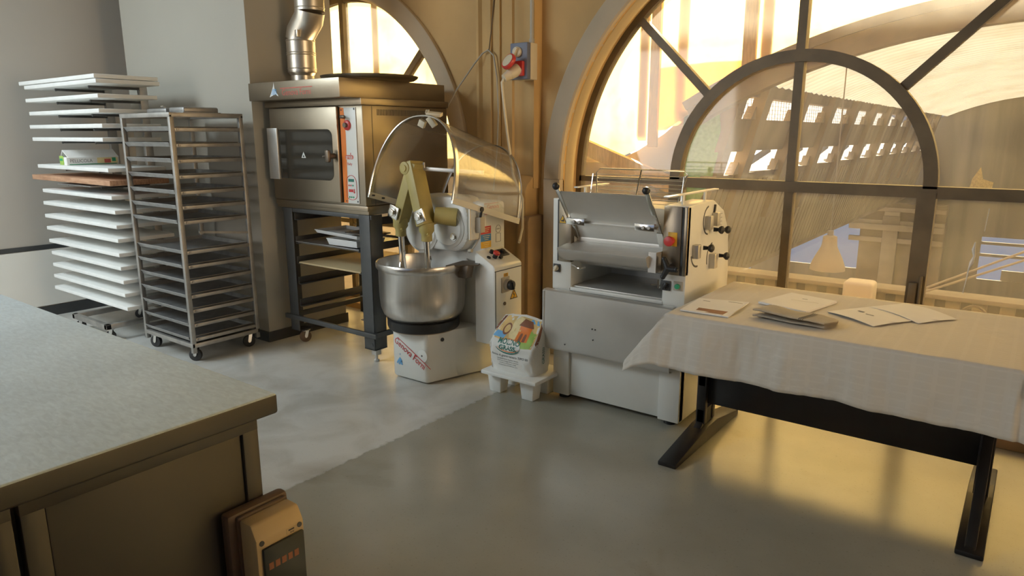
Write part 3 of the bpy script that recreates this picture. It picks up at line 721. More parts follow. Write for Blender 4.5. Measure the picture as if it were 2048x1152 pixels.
for i, ((xr, z), xl) in enumerate(zip(Bn, Bl)):
    th = .030 if i != 7 else .040
    y1 = yf+(.43 if i > 1 else .46)
    b = MB()
    if i == 7:
        b.box((xl, yf-.01, z-th/2), (xr+.01, y1, z+th/2), .004)
        o = tag(obj('wooden_board', b, 'wood_board'), 'brown wooden board among the white boards, below the film box', 'board')
        b = MB(); b.box((-6.35, yf-.01, z-th/2-.022), (-5.75, y1-.05, z-th/2-.014), .002)
        tag(obj('sheet_pan', b, 'steel_tray'), 'thin metal sheet under the wooden board', 'sheet')
    else:
        if i == 0: b.box((xl, yf, z-th/2-.003), (xr, y1, z+th/2-.003), .005)
        else: b.box((xl, yf, z-th/2), (xr, y1, z+th/2), .005)
        if i == 6: pass
        o = tag(obj('bread_board', b, 'white_board'), lab[i], 'board', 'white boards on the trolley')
    if i > 0:
        for x in (-6.42, -5.82):
            zz = z-th/2-(.022 if i == 7 else 0)
            b = MB(); b.box((x-.012, yf+.10, zz-.018), (x+.012, 2.83, zz-.001), .002); b.cyl((x, yf+.094, zz-.009), (x, yf+.10, zz-.009), .012, n=10)
            obj('arm', b, 'dark_grey', tr)
# carton of film
fb = thing('film_carton', (-6.27, 2.55, 1.361), 'torn white and green carton of film lying on a board', 'box')
fx0, fx1, fy0, fy1, fz0, fz1 = -6.33, -6.20, 2.37, 2.77, 1.3605, 1.425
b = MB(); b.box((fx0, fy0+.004, fz0), (fx1, fy1, fz1), .003); cb = obj('carton', b, 'paper', fb)
b = MB(); b.prism([(fx0, fz1-.005), (fx0+.04, fz1+.055), (fx0+.05, fz1+.055), (fx1+.012, fz1-.004), (fx1+.008, fz1-.008), (fx0+.045, fz1+.048), (fx0+.006, fz1-.006)], 'xz', fy0+.012, fy1-.005); obj('lid', b, 'paper', fb)
b = MB(); b.box((fx0+.004, fy0, fz0+.004), (fx1-.055, fy0+.005, fz1+.010), .001); patch(b, ((fx0+fx1)/2-.026, fy0, fz1-.02), X, Z, .05, .018, .002, 1); obj('end_flap', b, ['green_light', 'green'], fb)
b = MB(); patch(b, (fx1, fy0+.31, (fz0+fz1)/2+.005), Y, Z, .16, .05, .001, 0); patch(b, (fx1, fy0+.31, fz0+.03), Y, Z, .05, .03, .0016, 1); patch(b, (fx1, fy0+.36, fz0+.04), Y, Z, .03, .03, .0016, 2); patch(b, (fx1, fy0+.2, fz0+.007), Y, Z, .36, .006, .001, 2)
obj('printed_picture', b, ['cream_print', 'red_faded', 'green'], cb)
obj('lettering', text_mb('PELLICOLA', .036, (fx1+.0004, fy0+.025, fz0+.022), Y, Z, 'LEFT', sx=.95)._m(0), 'ink_grey', cb)

# ================================================================== steel tray rack
rk = thing('tray_rack', (-5.0, 2.7, 0), 'tall steel tray rack on black casters in front of the white block', 'rack')
RX0, RX1, RY0, RY1 = -5.37, -4.70, 2.46, 2.97
for n_, (x, y) in enumerate(((RX0, RY0), (RX1, RY0), (RX0, RY1), (RX1, RY1))):
    b = MB(); b.box((x-.015, y-.015, .07), (x+.015, y+.015, 1.73), .002); obj('post', b, 'steel_worn', rk)
    caster(x+(.06 if x < -5 else -.04), y+(.03 if y < 2.7 else -.05), .045, rk, .112, 'rubber', .35+.3*n_)
b = MB()
for nm, za, zb in (('top_frame', 1.715, 1.745), ('base_frame', .11, .14)):
    b = MB()
    for x in (RX0, RX1): b.box((x-.016, RY0, za), (x+.016, RY1, zb), .002)
    for y in (RY0, RY1): b.box((RX0-.015, y-.016, za), (RX1+.015, y+.016, zb), .002)
    obj(nm, b, 'steel_worn', rk)
obj('base_plate', MB().box((RX0, RY0+.02, .105), (RX1, RY1-.02, .112)), 'steel_worn', rk)
LV = [1.633, 1.528, 1.423, 1.316, 1.209, 1.107, 1.004, .794, .692, .586, .480, .374, .270, .166]
for z in LV:
    for x, s in ((RX0, 1), (RX1, -1)):
        b = MB(); b.box((x-.013, RY0+.015, z-.012), (x+.013, RY1-.015, z+.012), .002); b.box((min(x, x+s*.045), RY0+.01, z-.014), (max(x, x+s*.045), RY1-.015, z-.010))
        b.cyl((x-s*.004, RY0+.035, z), (x-s*.020, RY0+.035, z), .009, n=10)
        obj('runner', b, 'steel_worn', rk)
obj('loose_rail', MB().bar((RX1+.002, RY0+.12, .93), (RX1+.002, RY1, .885), .012, .016), 'steel_worn', rk)
def tray_mesh(x0, x1, y0, y1, z, h):
    """open baking tray: flat bottom with flared sides and rolled rim"""
    b = MB(); o = .012; t = .0015
    lo = [(x0+o, y0+o), (x1-o, y0+o), (x1-o, y1-o), (x0+o, y1-o)]; hi = [(x0, y0), (x1, y0), (x1, y1), (x0, y1)]
    def ringv(p, zz, d): 
        cx, cy = (x0+x1)/2, (y0+y1)/2
        return [b.bm.verts.new((x+(d if x < cx else -d), y+(d if y < cy else -d), zz)) for x, y in p]
    A = ringv(lo, z, 0); B = ringv(hi, z+h, 0); C_ = ringv(hi, z+h, .004); D = ringv(lo, z+t, .003)
    b.bm.faces.new(A[::-1]); b.bm.faces.new(D)
    for P, Q in ((A, B), (B, C_), (C_, D)):
        for i in range(4): b.bm.faces.new((P[i], P[(i+1) % 4], Q[(i+1) % 4], Q[i]))
    b._m(0); b.tube([V(p+(z+h,)) for p in hi], .003, 6, True)
    return b
words = ['topmost tray of the steel rack, just under its top frame', 'second tray from the top of the steel rack', 'third tray from the top of the steel rack', 'fourth tray from the top of the steel rack', 'fifth tray from the top of the steel rack', 'tray second above the wide gap of the steel rack', 'tray just above the wide gap in the steel rack', 'tray just below the wide gap in the steel rack', 'tray second below the wide gap of the steel rack', 'fifth tray from the bottom of the steel rack', 'fourth tray from the bottom of the steel rack', 'third tray from the bottom of the steel rack', 'second tray from the bottom of the steel rack', 'lowest tray of the steel rack']
first = None
for z, w in zip(LV, words):
    if first is None:
        first = o = obj('baking_tray', tray_mesh(RX0+.022, RX1-.022, RY0-.012, RY1-.01, z-.0085, .026), 'steel_tray', sharp=25)
        z0 = z; base = o.location.copy()
    else:
        o = first.copy(); COL.objects.link(o); o.location = base+V((random.uniform(-.004, .004), random.uniform(-.006, .006), z-z0))
    tag(o, 'grey metal baking tray, '+w, 'tray', 'trays in the steel rack')
# grey covers lying on top
cvx = thing('metal_tin', (-5.0, 2.75, 1.746), 'grey dented metal tin lying on top of the steel rack, nearer one', 'tin')
b = MB(); b.box((-4.98, 2.60, 1.746), (-4.78, 2.86, 1.787), .012, seg=3); b.box((-4.99, 2.59, 1.746), (-4.77, 2.87, 1.752), .002); obj('body', b, 'steel_tray', cvx)
c2 = thing('metal_tin', (-5.25, 2.75, 1.746), 'grey metal tin on top of the steel rack with small chrome clip, farther left', 'tin')
b = MB(); b.box((-5.30, 2.60, 1.746), (-5.02, 2.85, 1.784), .012, seg=3); b.box((-5.31, 2.59, 1.746), (-5.01, 2.86, 1.751), .002); obj('body', b, 'steel_tray', c2)
b = MB(); b.tube([(-5.05, 2.62, 1.784), (-5.05, 2.60, 1.796), (-5.08, 2.60, 1.796), (-5.08, 2.62, 1.784)], .004, 6); obj('clip', b, 'steel_bright', c2)

# ================================================================== oven with hood on its stand
OFF = V((.11, -.09, 0))
ov = thing('bakery_oven', (-4.27, 3.75, 1.05), 'stainless steel bakery oven with glass door and orange control strip', 'oven')
OX0, OX1, OY0, OY1 = -4.775, -3.755, 3.29, 4.12
b = MB(); b.box((OX0, OY0, 1.12), (OX1, OY1, 1.79), .006)
b.box((OX0-.03, OY0-.02, 1.79), (OX1+.015, OY1, 1.835), .004)
bd = obj('body', b, 'oven_steel', ov)
for n_, ya, za, zb in ((46, 3.42, 1.725, 1.765), (30, 3.34, 1.135, 1.165)):
    b = MB()
    for i in range(n_): b.box((OX1-.002, ya+i*.014, za), (OX1+.0015, ya+.006+i*.014, zb))
    obj('vent_slots', b, 'dark_grey', bd, smooth=False)
b = MB(); b.box((OX1-.002, 3.372, 1.125), (OX1+.001, 3.376, 1.785)); obj('panel_seam', b, 'dark_grey', bd)
b = MB(); b.box((OX0, OY0+.01, 1.06), (OX1+.01, OY1, 1.12), .004); b.box((OX0+.0, OY0, 1.085), (OX1+.012, OY0+.02, 1.12), .003); obj('base', b, 'oven_steel', ov)
# door
b = MB(); b.box((OX0+.03, OY0-.028, 1.135), (-3.985, OY0, 1.785), .006); dr = obj('door', b, 'oven_steel', ov)
b = MB()
# window outline with rounded right-hand corners
def rrect(x0, x1, z0, z1, r, n=6, corners=(1, 1, 1, 1)):
    P = []
    for (cx, cz, a0, on) in ((x1-r, z1-r, 0, corners[0]), (x0+r, z1-r, PI/2, corners[1]), (x0+r, z0+r, PI, corners[2]), (x1-r, z0+r, 1.5*PI, corners[3])):
        rr = r if on else .004
        c = (x1-rr if cx > (x0+x1)/2 else x0+rr, z1-rr if cz > (z0+z1)/2 else z0+rr)
        P += [(c[0]+rr*math.cos(a0+PI/2*i/n), c[1]+rr*math.sin(a0+PI/2*i/n)) for i in range(n+1)]
    return P
b.prism(rrect(-4.64, -4.04, 1.285, 1.635, .05, corners=(1, 0, 0, 1)), 'xz', OY0-.031, OY0-.026); gl = obj('door_glass', b, 'oven_glass', dr)
b = MB(); b.box((-4.765, OY0-.045, 1.275), (-4.645, OY0-.028, 1.645), .003); obj('hinge_cover', b, 'steel', dr)
b = MB(); tri(b, (-4.36, OY0-.031, 1.45), X, Z, .05, .001, 0); tri(b, (-4.36, OY0-.031, 1.447), X, Z, .022, .0016, 1); obj('warning_sticker', b, ['white_paint', 'ink'], gl)
hn = MB(); hn.cyl((-4.028, OY0-.028, 1.455), (-4.028, OY0-.075, 1.455), .02, n=20); hn.obox((-4.025, OY0-.085, 1.455), (.04, .03, .085), (0, 0, 0), .012); hn.cyl((-4.07, OY0-.06, 1.455), (-4.11, OY0-.06, 1.45), .006, n=10); obj('handle', hn, 'tin_dark', dr)
# control strip
b = MB(); b.box((-3.972, OY0-.006, 1.135), (-3.815, OY0-.001, 1.775), .002)
cp = obj('control_strip', b, 'white_paint', ov); F0 = OY0-.006
b = MB()
b.prism([(-3.972, 1.137), (-3.930, 1.137), (-3.922, 1.60), (-3.928, 1.68), (-3.922, 1.70), (-3.928, 1.72), (-3.935, 1.775), (-3.972, 1.775)], 'xz', F0-.001, F0); obj('orange_band', b, 'orange', cp)
b = MB(); b.cyl((-3.93, F0, 1.715), (-3.93, F0-.03, 1.715), .012, n=16); b.obox((-3.915, F0-.03, 1.715), (.045, .014, .016), (0, 0, 0), .004); obj('selector_knob', b, 'tin_dark', cp)
b = MB(); b.lathe([(.001, 0), (.034, 0), (.034, -.008), (.026, -.014), (.001, -.014)], (-3.90, F0, 1.66), 24, 'Y'); for_ = obj('emergency_ring', b, 'red_plastic', cp)
b = MB(); b.cyl((-3.90, F0-.013, 1.66), (-3.90, F0-.03, 1.66), .016, n=16); obj('key_switch', b, 'tin_dark', for_)
b = MB(); b.prism(rrect(-3.938, -3.855, 1.435, 1.462, .012), 'xz', F0-.0012, F0-.0004); b._m(0); b.box((-3.885, F0-.0012, 1.462), (-3.878, F0-.0004, 1.478)); obj('brand_mark', b, 'red_faded', cp)
obj('brand_lettering', text_mb('greja', .034, (-3.897, F0-.0012, 1.440), X, Z, sx=1.0)._m(0), 'white_paint', cp)
obj('model_lettering', text_mb('Baby', .026, (-3.895, F0, 1.395), X, Z)._m(0), 'red_faded', cp)
b = MB(); cx_ = -3.888
P = [(cx_-.052, 1.19+.05*0), ]
loop = [(cx_+.052*math.cos(PI*i/10), F0-.001, 1.275+.052*math.sin(PI*i/10)) for i in range(11)]+[(cx_-.052*math.cos(PI*i/10), F0-.001, 1.19-.03*math.sin(PI*i/10)) for i in range(11)]
b.tube(loop, .0022, 6, True); obj('keypad_outline', b, 'red_faded', cp)
b = MB(); b.box((-3.918, F0-.0015, 1.283), (-3.862, F0, 1.302)); b._m(0); b.box((-3.918, F0-.0015, 1.213), (-3.872, F0, 1.232), m=1)
for i, mm in ((0, 1), (1, 1), (2, 2)): b.cyl((-3.914+.02*i, F0, 1.258), (-3.914+.02*i, F0-.002, 1.258), .006, n=10, m=mm)
for i in range(3): b.cyl((-3.912+.02*i, F0, 1.178), (-3.912+.02*i, F0-.002, 1.178), .0065, n=10, m=2)
b.cyl((-3.862, F0, 1.212), (-3.862, F0-.002, 1.212), .007, n=10, m=1); b.box((-3.866, F0-.0015, 1.212), (-3.858, F0, 1.235), m=1)
obj('keypad', b, ['teal', 'red', 'green'], cp)
b = MB()
for x, z in ((-3.957, 1.76), (-3.828, 1.765), (-3.945, 1.15), (-3.83, 1.15)): b.cyl((x, F0, z), (x, F0-.002, z), .006, n=10)
obj('screw', b, 'ink', cp)
# hood
OFF = V((0, 0, 0))
hd = thing('extraction_hood', (-4.2, 3.56, 1.836), 'flat steel extraction hood sitting on top of the oven', 'hood')
b = MB(); hx0, hx1, hy0, hy1 = -4.70, -3.693, 3.06, 4.06
b.box((hx0, hy0, 1.836), (hx1, hy1, 1.960), .003); hb = obj('hood_shell', b, 'oven_steel', hd)
hb_text = text_mb('Genova Forni', .058, (-4.142, hy0, 1.864), X, Z, sx=1.0)._m(0); hb_text.box((-4.32, hy0-.001, 1.909), (-3.967, hy0-.0002, 1.915))
obj('brand_lettering', hb_text, 'red_faded', hb)
b = MB()
ex, ez = -4.39, 1.84
b.prism([(ex, ez+.115), (ex+.008, ez+.06), (ex+.042, ez+.03), (ex+.044, ez+.02), (ex+.012, ez+.036), (ex-.055, ez+.016), (ex-.022, ez+.065), (ex-.007, ez+.09)], 'xz', hy0-.0012, hy0-.0002, m=0)
for i in range(4): b.bar((ex-.030+.018*i, hy0-.0016, ez+.03), (ex-.010+.010*i, hy0-.0016, ez+.070), .006, .0008, up=(0, 1, 0), m=1)
obj('bird_emblem', b, ['paper', 'lightblue'], hb)
# flue
OFF = V((.165, -.13, -.016))
fl = thing('flue_pipe', (-4.77, 3.6, 1.978), 'cranked stainless steel flue pipe rising from the oven hood', 'flue')
b = MB(); b.cyl((-4.77, 3.6, 1.978), (-4.77, 3.6, 2.075), .085, n=32); obj('collar', b, 'flue_steel', fl)
pth = [(-4.77, 3.6, 2.07), (-4.77, 3.6, 2.31), (-4.755, 3.6, 2.36), (-4.655, 3.6, 2.45), (-4.64, 3.6, 2.50), (-4.64, 3.6, 3.7)]
b = MB(); b.tube(pth[:2], .106, 36); b.lathe([(.085, 2.05), (.104, 2.075), (.106, 2.08), (.106, 2.07)], (-4.77, 3.6, 0), 36); obj('lower_section', b, 'flue_steel', fl)
b = MB(); b.tube(pth[1:5], .108, 36); obj('elbow', b, 'flue_steel', fl)
b = MB(); b.tube(pth[4:], .107, 36); obj('upper_section', b, 'flue_steel', fl)
b = MB()
for z in (2.10, 2.20, 2.215, 2.30): b = MB(); b.lathe([(.106+.004*math.cos(a), z+.004*math.sin(a)) for a in [2*PI*i/8 for i in range(8)]], (-4.77, 3.6, 0), 36, closed=True); obj('clamp_band', b, 'flue_steel', fl)
for z in (2.52, 2.62): b = MB(); b.lathe([(.107+.004*math.cos(a), z+.004*math.sin(a)) for a in [2*PI*i/8 for i in range(8)]], (-4.64, 3.6, 0), 36, closed=True); obj('clamp_band', b, 'flue_steel', fl)
obj('clamp_screw', MB().box((-4.66, 3.47, 2.31), (-4.63, 3.50, 2.36), .003), 'flue_steel', fl)
# round tin on the hood
OFF = V((.23, -.21, -.018))
b = MB(); b.lathe([(.001, 0), (.305, 0), (.325, .012), (.332, .024), (.326, .024), (.318, .014), (.302, .004), (.001, .004)], (-4.02, 3.62, 1.979), 56); b.rot((-4.02, 3.62, 1.979), 'Y', 0)
tag(obj('pizza_tin', b, 'oven_steel'), 'large round flat tin lying on the oven hood', 'tin')
# stand
OFF = V((.11, -.09, 0))
sd = thing('oven_stand', (-4.2, 3.7, 0), 'dark grey steel stand with runners under the oven', 'stand')
LX = ((-4.70, -4.595), (-3.845, -3.735))
for k_, (x0, x1) in enumerate(LX):
    for y0, y1, fr in ((3.295, 3.41, 1), (4.0, 4.11, 0)):
        b = MB(); ys = (y0, y0+.006) if fr else (y1-.006, y1)
        b.box((x0, ys[0], .10), (x1, ys[1], 1.06), .002); xs_ = (x0, x0+.006) if k_ == 0 else (x1-.006, x1); b.box((xs_[0], y0, .10), (xs_[1], y1, 1.06), .002)
        b.box((x0, min(y0, y1), .10), (x1, max(y0, y1), .106))
        for zz in (.14,): b.cyl((x1-.03, ys[0]-.003, zz), (x1-.03, ys[0]+.004, zz), .01, n=10)
        lg = obj('leg', b, 'dark_grey', sd)
        xc, yc = (x0+x1)/2, (y0+y1)/2
        if k_ == 1:
            b = MB(); b.box((xc-.025, yc-.025, .05), (xc+.025, yc+.025, .10), .004); b.cyl((xc, yc, .02), (xc, yc, .06), .012, n=12); b.cyl((xc, yc, 0), (xc, yc, .022), .02, n=18, bev=.004); obj('levelling_foot', b, 'steel', lg)
        else: caster(xc+.04, yc, .045, sd, .10, 'rust', 1.2)
b = MB(); b.box((-4.74, 3.272, .195), (-3.70, 3.294, .23), .003); obj('front_rail', b, 'dark_grey', sd)
for x in (-4.70, -3.735):
    b = MB(); b.box((x-.012, 3.28, .19), (x+.012, 4.12, .23), .003); obj('side_rail', b, 'dark_grey', sd)
obj('rear_rail', MB().box((-4.70, 4.1, .19), (-3.74, 4.12, .23), .003), 'dark_grey', sd)
for y in (3.30, 4.09): obj('top_rail', MB().box((-4.72, y, 1.03), (-3.725, y+.02, 1.06), .003), 'dark_grey', sd)
RUN = (.30, .475, .635, .79, .97)
for z in RUN:
    for x, s in ((-4.59, 1), (-3.85, -1)):
        b = MB(); b.box((min(x, x+s*.004), 3.31, z), (max(x, x+s*.004), 4.1, z+.055), .001); b.box((min(x, x+s*.04), 3.31, z), (max(x, x+s*.04), 4.1, z+.004)); obj('runner', b, 'dark_grey', sd)
b = tray_mesh(-4.575, -3.865, 3.30, 3.95, .796, .014); tag(obj('baking_tray', b, 'steel_tray', sharp=25), 'wide tray in the oven stand holding the white foam dishes', 'tray')
b = MB(); b.box((-4.57, 3.31, .640), (-3.87, 4.05, .652), .003); tag(obj('shelf_board', b, 'plaster_light'), 'beige board on the middle runners of the oven stand', 'board')
b = tray_mesh(-4.25, -3.92, 3.33, 3.60, .8125, .045); tag(obj('foam_dish', b, 'foam', sharp=25), 'deep white foam dish on the tray in the oven stand', 'dish')
b = tray_mesh(-4.42, -3.95, 3.36, 3.66, .875, .022); b.rot((-4.2, 3.5, .88), 'Y', .035); tag(obj('foam_tray', b, 'foam', sharp=25), 'shallow white foam tray tilted on top of the deep dish', 'dish')
b = MB(); b.box((-4.15, 3.42, .897), (-3.90, 3.64, .905), .002); b.rot((-4.2, 3.5, .88), 'Y', .035); tag(obj('dark_sheet', b, 'tin_dark'), 'small dark sheet lying on the tilted foam tray', 'sheet')

OFF = V((0, 0, 0))

# ================================================================== fork mixer
mx = thing('dough_mixer', (-3.2, 3.45, 0), 'white fork dough mixer with steel bowl and raised clear guard', 'mixer')
b = MB(); b.prism([(-3.345, 3.11), (-3.04, 3.115), (-2.915, 3.53), (-2.915, 3.74), (-3.47, 3.74), (-3.47, 3.53)], 'xy', .006, .345, bev=.022)
bs = obj('base', b, 'white_paint', mx)
b = MB(); b.cyl((-3.072, 3.118, .195), (-3.072, 3.1115, .195), .043, n=28, bev=.002); obj('access_disc', b, 'white_paint', bs)
b = MB(); b.cyl((-3.076, 3.1115, .195), (-3.076, 3.110, .195), .006, n=12); nrm = V((.957, -.289, 0)); p0 = V((-3.005, 3.232, .29))
b.cyl(p0-nrm*.004, p0+nrm*.004, .013, n=14); obj('bolt_hole', b, 'ink', bs)
# name painted diagonally on the front, underlined emblem below
d = V((.285, 0, -.158)).normalized(); u = V((.158, 0, .285)).normalized()
t = text_mb('Genova Forni', .062, V((-3.330, 3.1105, .250)), d, u, 'LEFT', sx=.90)._m(0)
c0 = V((-3.330, 3.1100, .250))+u*.0465
t.bar(c0+d*.015, c0+d*.352, .0012, .0045, up=u)
obj('brand_lettering', t, 'red', bs)
b = MB()
for i, (x0, z0, x1, z1, w) in enumerate(((-3.305, .105, -3.275, .145, .012), (-3.288, .098, -3.268, .138, .010), (-3.272, .10, -3.262, .132, .008), (-3.258, .098, -3.266, .125, .008), (-3.276, .165, -3.275, .176, .003))):
    b.bar((x0, 3.1094, z0), (x1, 3.1094, z1), .0012, w, up=V((-(z1-z0), 0, x1-x0)))
obj('bird_emblem', b, 'lightblue', bs)
# turntable ring and bowl
BC = V((-3.21, 3.275, 0))
b = MB(); b.lathe([(.20, .335), (.235, .345), (.24, .36), (.24, .405), (.20, .42)], BC, 56); obj('turntable_ring', b, 'black', mx)
b = MB(); b.lathe([(.15, .335), (.225, .337), (.225, .35), (.15, .352)], BC, 48); obj('bowl_seat', b, 'plaster_grey', mx)
prof = [(.001, .402), (.17, .403), (.23, .415), (.262, .445), (.278, .49), (.285, .56), (.287, .735), (.292, .742), (.302, .755), (.304, .782), (.300, .790), (.293, .786), (.283, .75), (.280, .56), (.272, .495), (.255, .45), (.225, .425), (.001, .412)]
b = MB(); b.lathe(prof, BC, 72); bw = obj('bowl', b, 'steel_brush_v', mx)
b = MB(); b.prism([(-2.945, .785), (-2.945, .70), (-2.86, .70), (-2.84, .785)], 'xz', 3.31, 3.37, bev=.004); b.prism([(-2.95, 3.22), (-2.80, 3.36), (-2.86, 3.48), (-2.98, 3.42)], 'xy', .783, .790); obj('bowl_bracket', b, 'tin_dark', mx)
# column, head and control box
b = MB(); b.box((-3.48, 3.50, .33), (-2.86, 3.73, 1.17), .03, seg=3); col_ = obj('column', b, 'white_paint', mx)
b = MB(); b.prism(rrect(-3.46, -2.93, .84, 1.205, .13, 8), 'xz', 3.41, 3.62, bev=.025); obj('head', b, 'white_paint', mx)
for x, z, r in ((-3.335, .965, .15), (-3.09, 1.0, .135)):
    b = MB(); b.lathe([(.001, -.012), (r-.02, -.012), (r-.012, -.004), (r, 0), (r, .02)], (x, 3.405, z), 48, 'Y'); dk = obj('shaft_cover', b, 'white_paint', mx)
    b = MB(); b.cyl((x+.06, 3.395, z-.055), (x+.06, 3.375, z-.055), .02, n=6); b.cyl((x+.06, 3.395, z-.055), (x+.06, 3.387, z-.055), .026, n=18); obj('hex_bolt', b, 'steel_bright', dk)
b = MB(); b.prism([(-2.865, .26), (-2.865, .866), (-2.715, .786), (-2.70, .77), (-2.70, .26)], 'xz', 3.405, 3.692, bev=.006); cb = obj('control_box', b, 'white_paint', mx)
obj('control_door', MB().box((-2.702, 3.415, .30), (-2.697, 3.685, .745), .002), 'white_paint', cb)
b = MB(); b.box((-2.7015, 3.405, .744), (-2.699, 3.69, .750)); b.box((-2.7015, 3.409, .30), (-2.699, 3.413, .745)); obj('door_gap', b, 'ink', cb)
b = MB(); b.box((-2.698, 3.465, .60), (-2.688, 3.545, .70), .003); b.cyl((-2.69, 3.515, .65), (-2.665, 3.515, .65), .038, n=28); sw = obj('switch_base', b, 'cable_grey', cb)
b = MB(); b.cyl((-2.666, 3.515, .65), (-2.64, 3.515, .65), .031, n=28, bev=.004); b.obox((-2.637, 3.515, .65), (.012, .014, .055), (.3, 0, 0), .003); obj('rotary_switch', b, 'black', sw)
b = MB(); patch(b, (-2.697, 3.515, .713), Y, Z, .045, .022, .001, 0); patch(b, (-2.697, 3.515, .713), Y, Z, .038, .003, .0016, 1); patch(b, (-2.697, 3.515, .707), Y, Z, .032, .003, .0016, 1); patch(b, (-2.697, 3.515, .719), Y, Z, .03, .003, .0016, 1); obj('switch_label', b, ['yellow', 'ink'], cb)
b = MB(); tri(b, (-2.697, 3.60, .565), Y, Z, .085, .001, 1); tri(b, (-2.697, 3.60, .565), Y, Z, .066, .0016, 0)
for q in (((3.605, .597), (3.593, .568)), ((3.593, .570), (3.607, .570)), ((3.607, .572), (3.597, .545))): b.bar((-2.6945, q[0][0], q[0][1]), (-2.6945, q[1][0], q[1][1]), .001, .005, up=V((0, q[1][1]-q[0][1], -(q[1][0]-q[0][0]))), m=1)
obj('warning_sticker', b, ['yellow', 'ink'], cb)
b = MB(); b.cyl((-2.70, 3.50, .525), (-2.692, 3.50, .525), .012, n=14); obj('door_lock', b, 'tin_dark', cb)
# buttons on the sloping top
nx = V((.47, 0, .883)); ux = V((.883, 0, -.47))
def top(px, y): return V((-2.865, 0, .866))+ux*px+V((0, y, 0))
b = MB(); c = top(.10, 3.50); b.cyl(c, c+nx*.03, .016, n=18); es = obj('emergency_stop', b, 'black', cb)
b = MB(); b.cyl(c+nx*.028, c+nx*.045, .023, n=24, bev=.005); obj('stop_cap', b, 'red_plastic', es)
for px_, py_, hh in ((.09, 3.45, .006), (.115, 3.545, .012), (.05, 3.52, .02)): c = top(px_, py_); obj('push_button', MB().cyl(c, c+nx*hh, .014, n=16), 'black', cb)
b = MB(); R = Matrix((ux, V((0, 1, 0)), nx)).transposed().to_4x4(); b.obox(top(.07, 3.61)+nx*.003, (.07, .09, .008), R, .003); b.cyl(top(.07, 3.61), top(.07, 3.61)+nx*.025, .016, n=16); obj('selector_plate', b, 'black', cb)
# stickers on the side of the column
b = MB(); xs_ = -2.86
patch(b, (xs_, 3.515, .99), Y, Z, .105, .05, .001, 0); patch(b, (xs_, 3.515, .94), Y, Z, .105, .046, .001, 1); patch(b, (xs_, 3.515, .895), Y, Z, .105, .044, .001, 2)
for zz, n_ in ((.99, 3), (.94, 3), (.895, 3)):
    for k_ in range(n_): patch(b, (xs_, 3.52, zz+.012-.012*k_), Y, Z, .07-.015*k_, .0035, .0015, 3)
obj('instruction_sticker', b, ['red', 'blue', 'yellow', 'cream_print'], col_)
b = MB(); tri(b, (-2.86, 3.405, 1.075), Y, Z, .062, .001, 1); tri(b, (-2.86, 3.405, 1.075), Y, Z, .048, .0016, 0); patch(b, (-2.86, 3.405, 1.044), Y, Z, .06, .02, .001, 0)
b.lathe([(.021, .0), (.028, .0), (.028, .0016), (.021, .0016)], (-2.8605, 3.405, .998), 28, 'X', m=2, closed=True); b.bar((-2.8595, 3.39, 1.013), (-2.8595, 3.42, .983), .001, .006, up=V((0, 1, 1)), m=2); patch(b, (-2.86, 3.405, 1.08), Y, Z, .018, .02, .002, 1); patch(b, (-2.86, 3.405, .96), Y, Z, .03, .004, .0012, 1)
bmesh.ops.translate(b.bm, verts=b.bm.verts, vec=(0.0, .0, 0)); 
# a bracket plate carries these two signs, flush with the column side
b.box((-2.875, 3.36, .94), (-2.8605, 3.52, 1.14), .002, m=3); obj('safety_sign', b, ['yellow', 'ink', 'red', 'white_paint'], col_)
b = MB(); b.lathe([(.024, 0), (.0265, 0), (.0265, .0012), (.024, .0012)], (-2.8595, 3.645, .985), 28, 'X', closed=True); patch(b, (-2.86, 3.645, .985), Y, Z, .03, .006, .0012, 0)
for q in ((3.62, .955, 3.67, .955), (3.62, .90, 3.67, .90), (3.62, .90, 3.62, .955), (3.67, .90, 3.67, .955)): b.bar((-2.8592, q[0], q[1]), (-2.8592, q[2], q[3]), .0012, .002, up=V((0, q[3]-q[1], -(q[2]-q[0]))))
obj('inspection_mark', b, 'ink_grey', col_)
b = MB(); patch(b, (-2.86, 3.575, 1.125), Y, Z, .15, .075, .0006, 1)
for z in (1.09, 1.16): patch(b, (-2.86, 3.575, z), Y, Z, .15, .003, .0012, 0)
merge(b, text_mb('Genova', .04, (-2.8592, 3.59, 1.125), Y, Z))._m(0); obj('name_plate', b, ['red_faded', 'white_paint'], col_)
# limit switch
b = MB(); b.box((-2.858, 3.405, .985), (-2.815, 3.455, 1.085), .006); b.cyl((-2.838, 3.43, 1.085), (-2.838, 3.43, 1.115), .014, n=14); ls = obj('limit_switch', b, 'cable_grey', mx)
b = MB(); b.tube([(-2.838, 3.43, .985), (-2.84, 3.425, .95), (-2.86, 3.40, .90), (-2.88, 3.39, .87)], .005, 8); b.cyl((-2.90, 3.39, .865), (-2.87, 3.385, .87), .012, n=12); obj('switch_cable', b, 'cable_grey', ls)
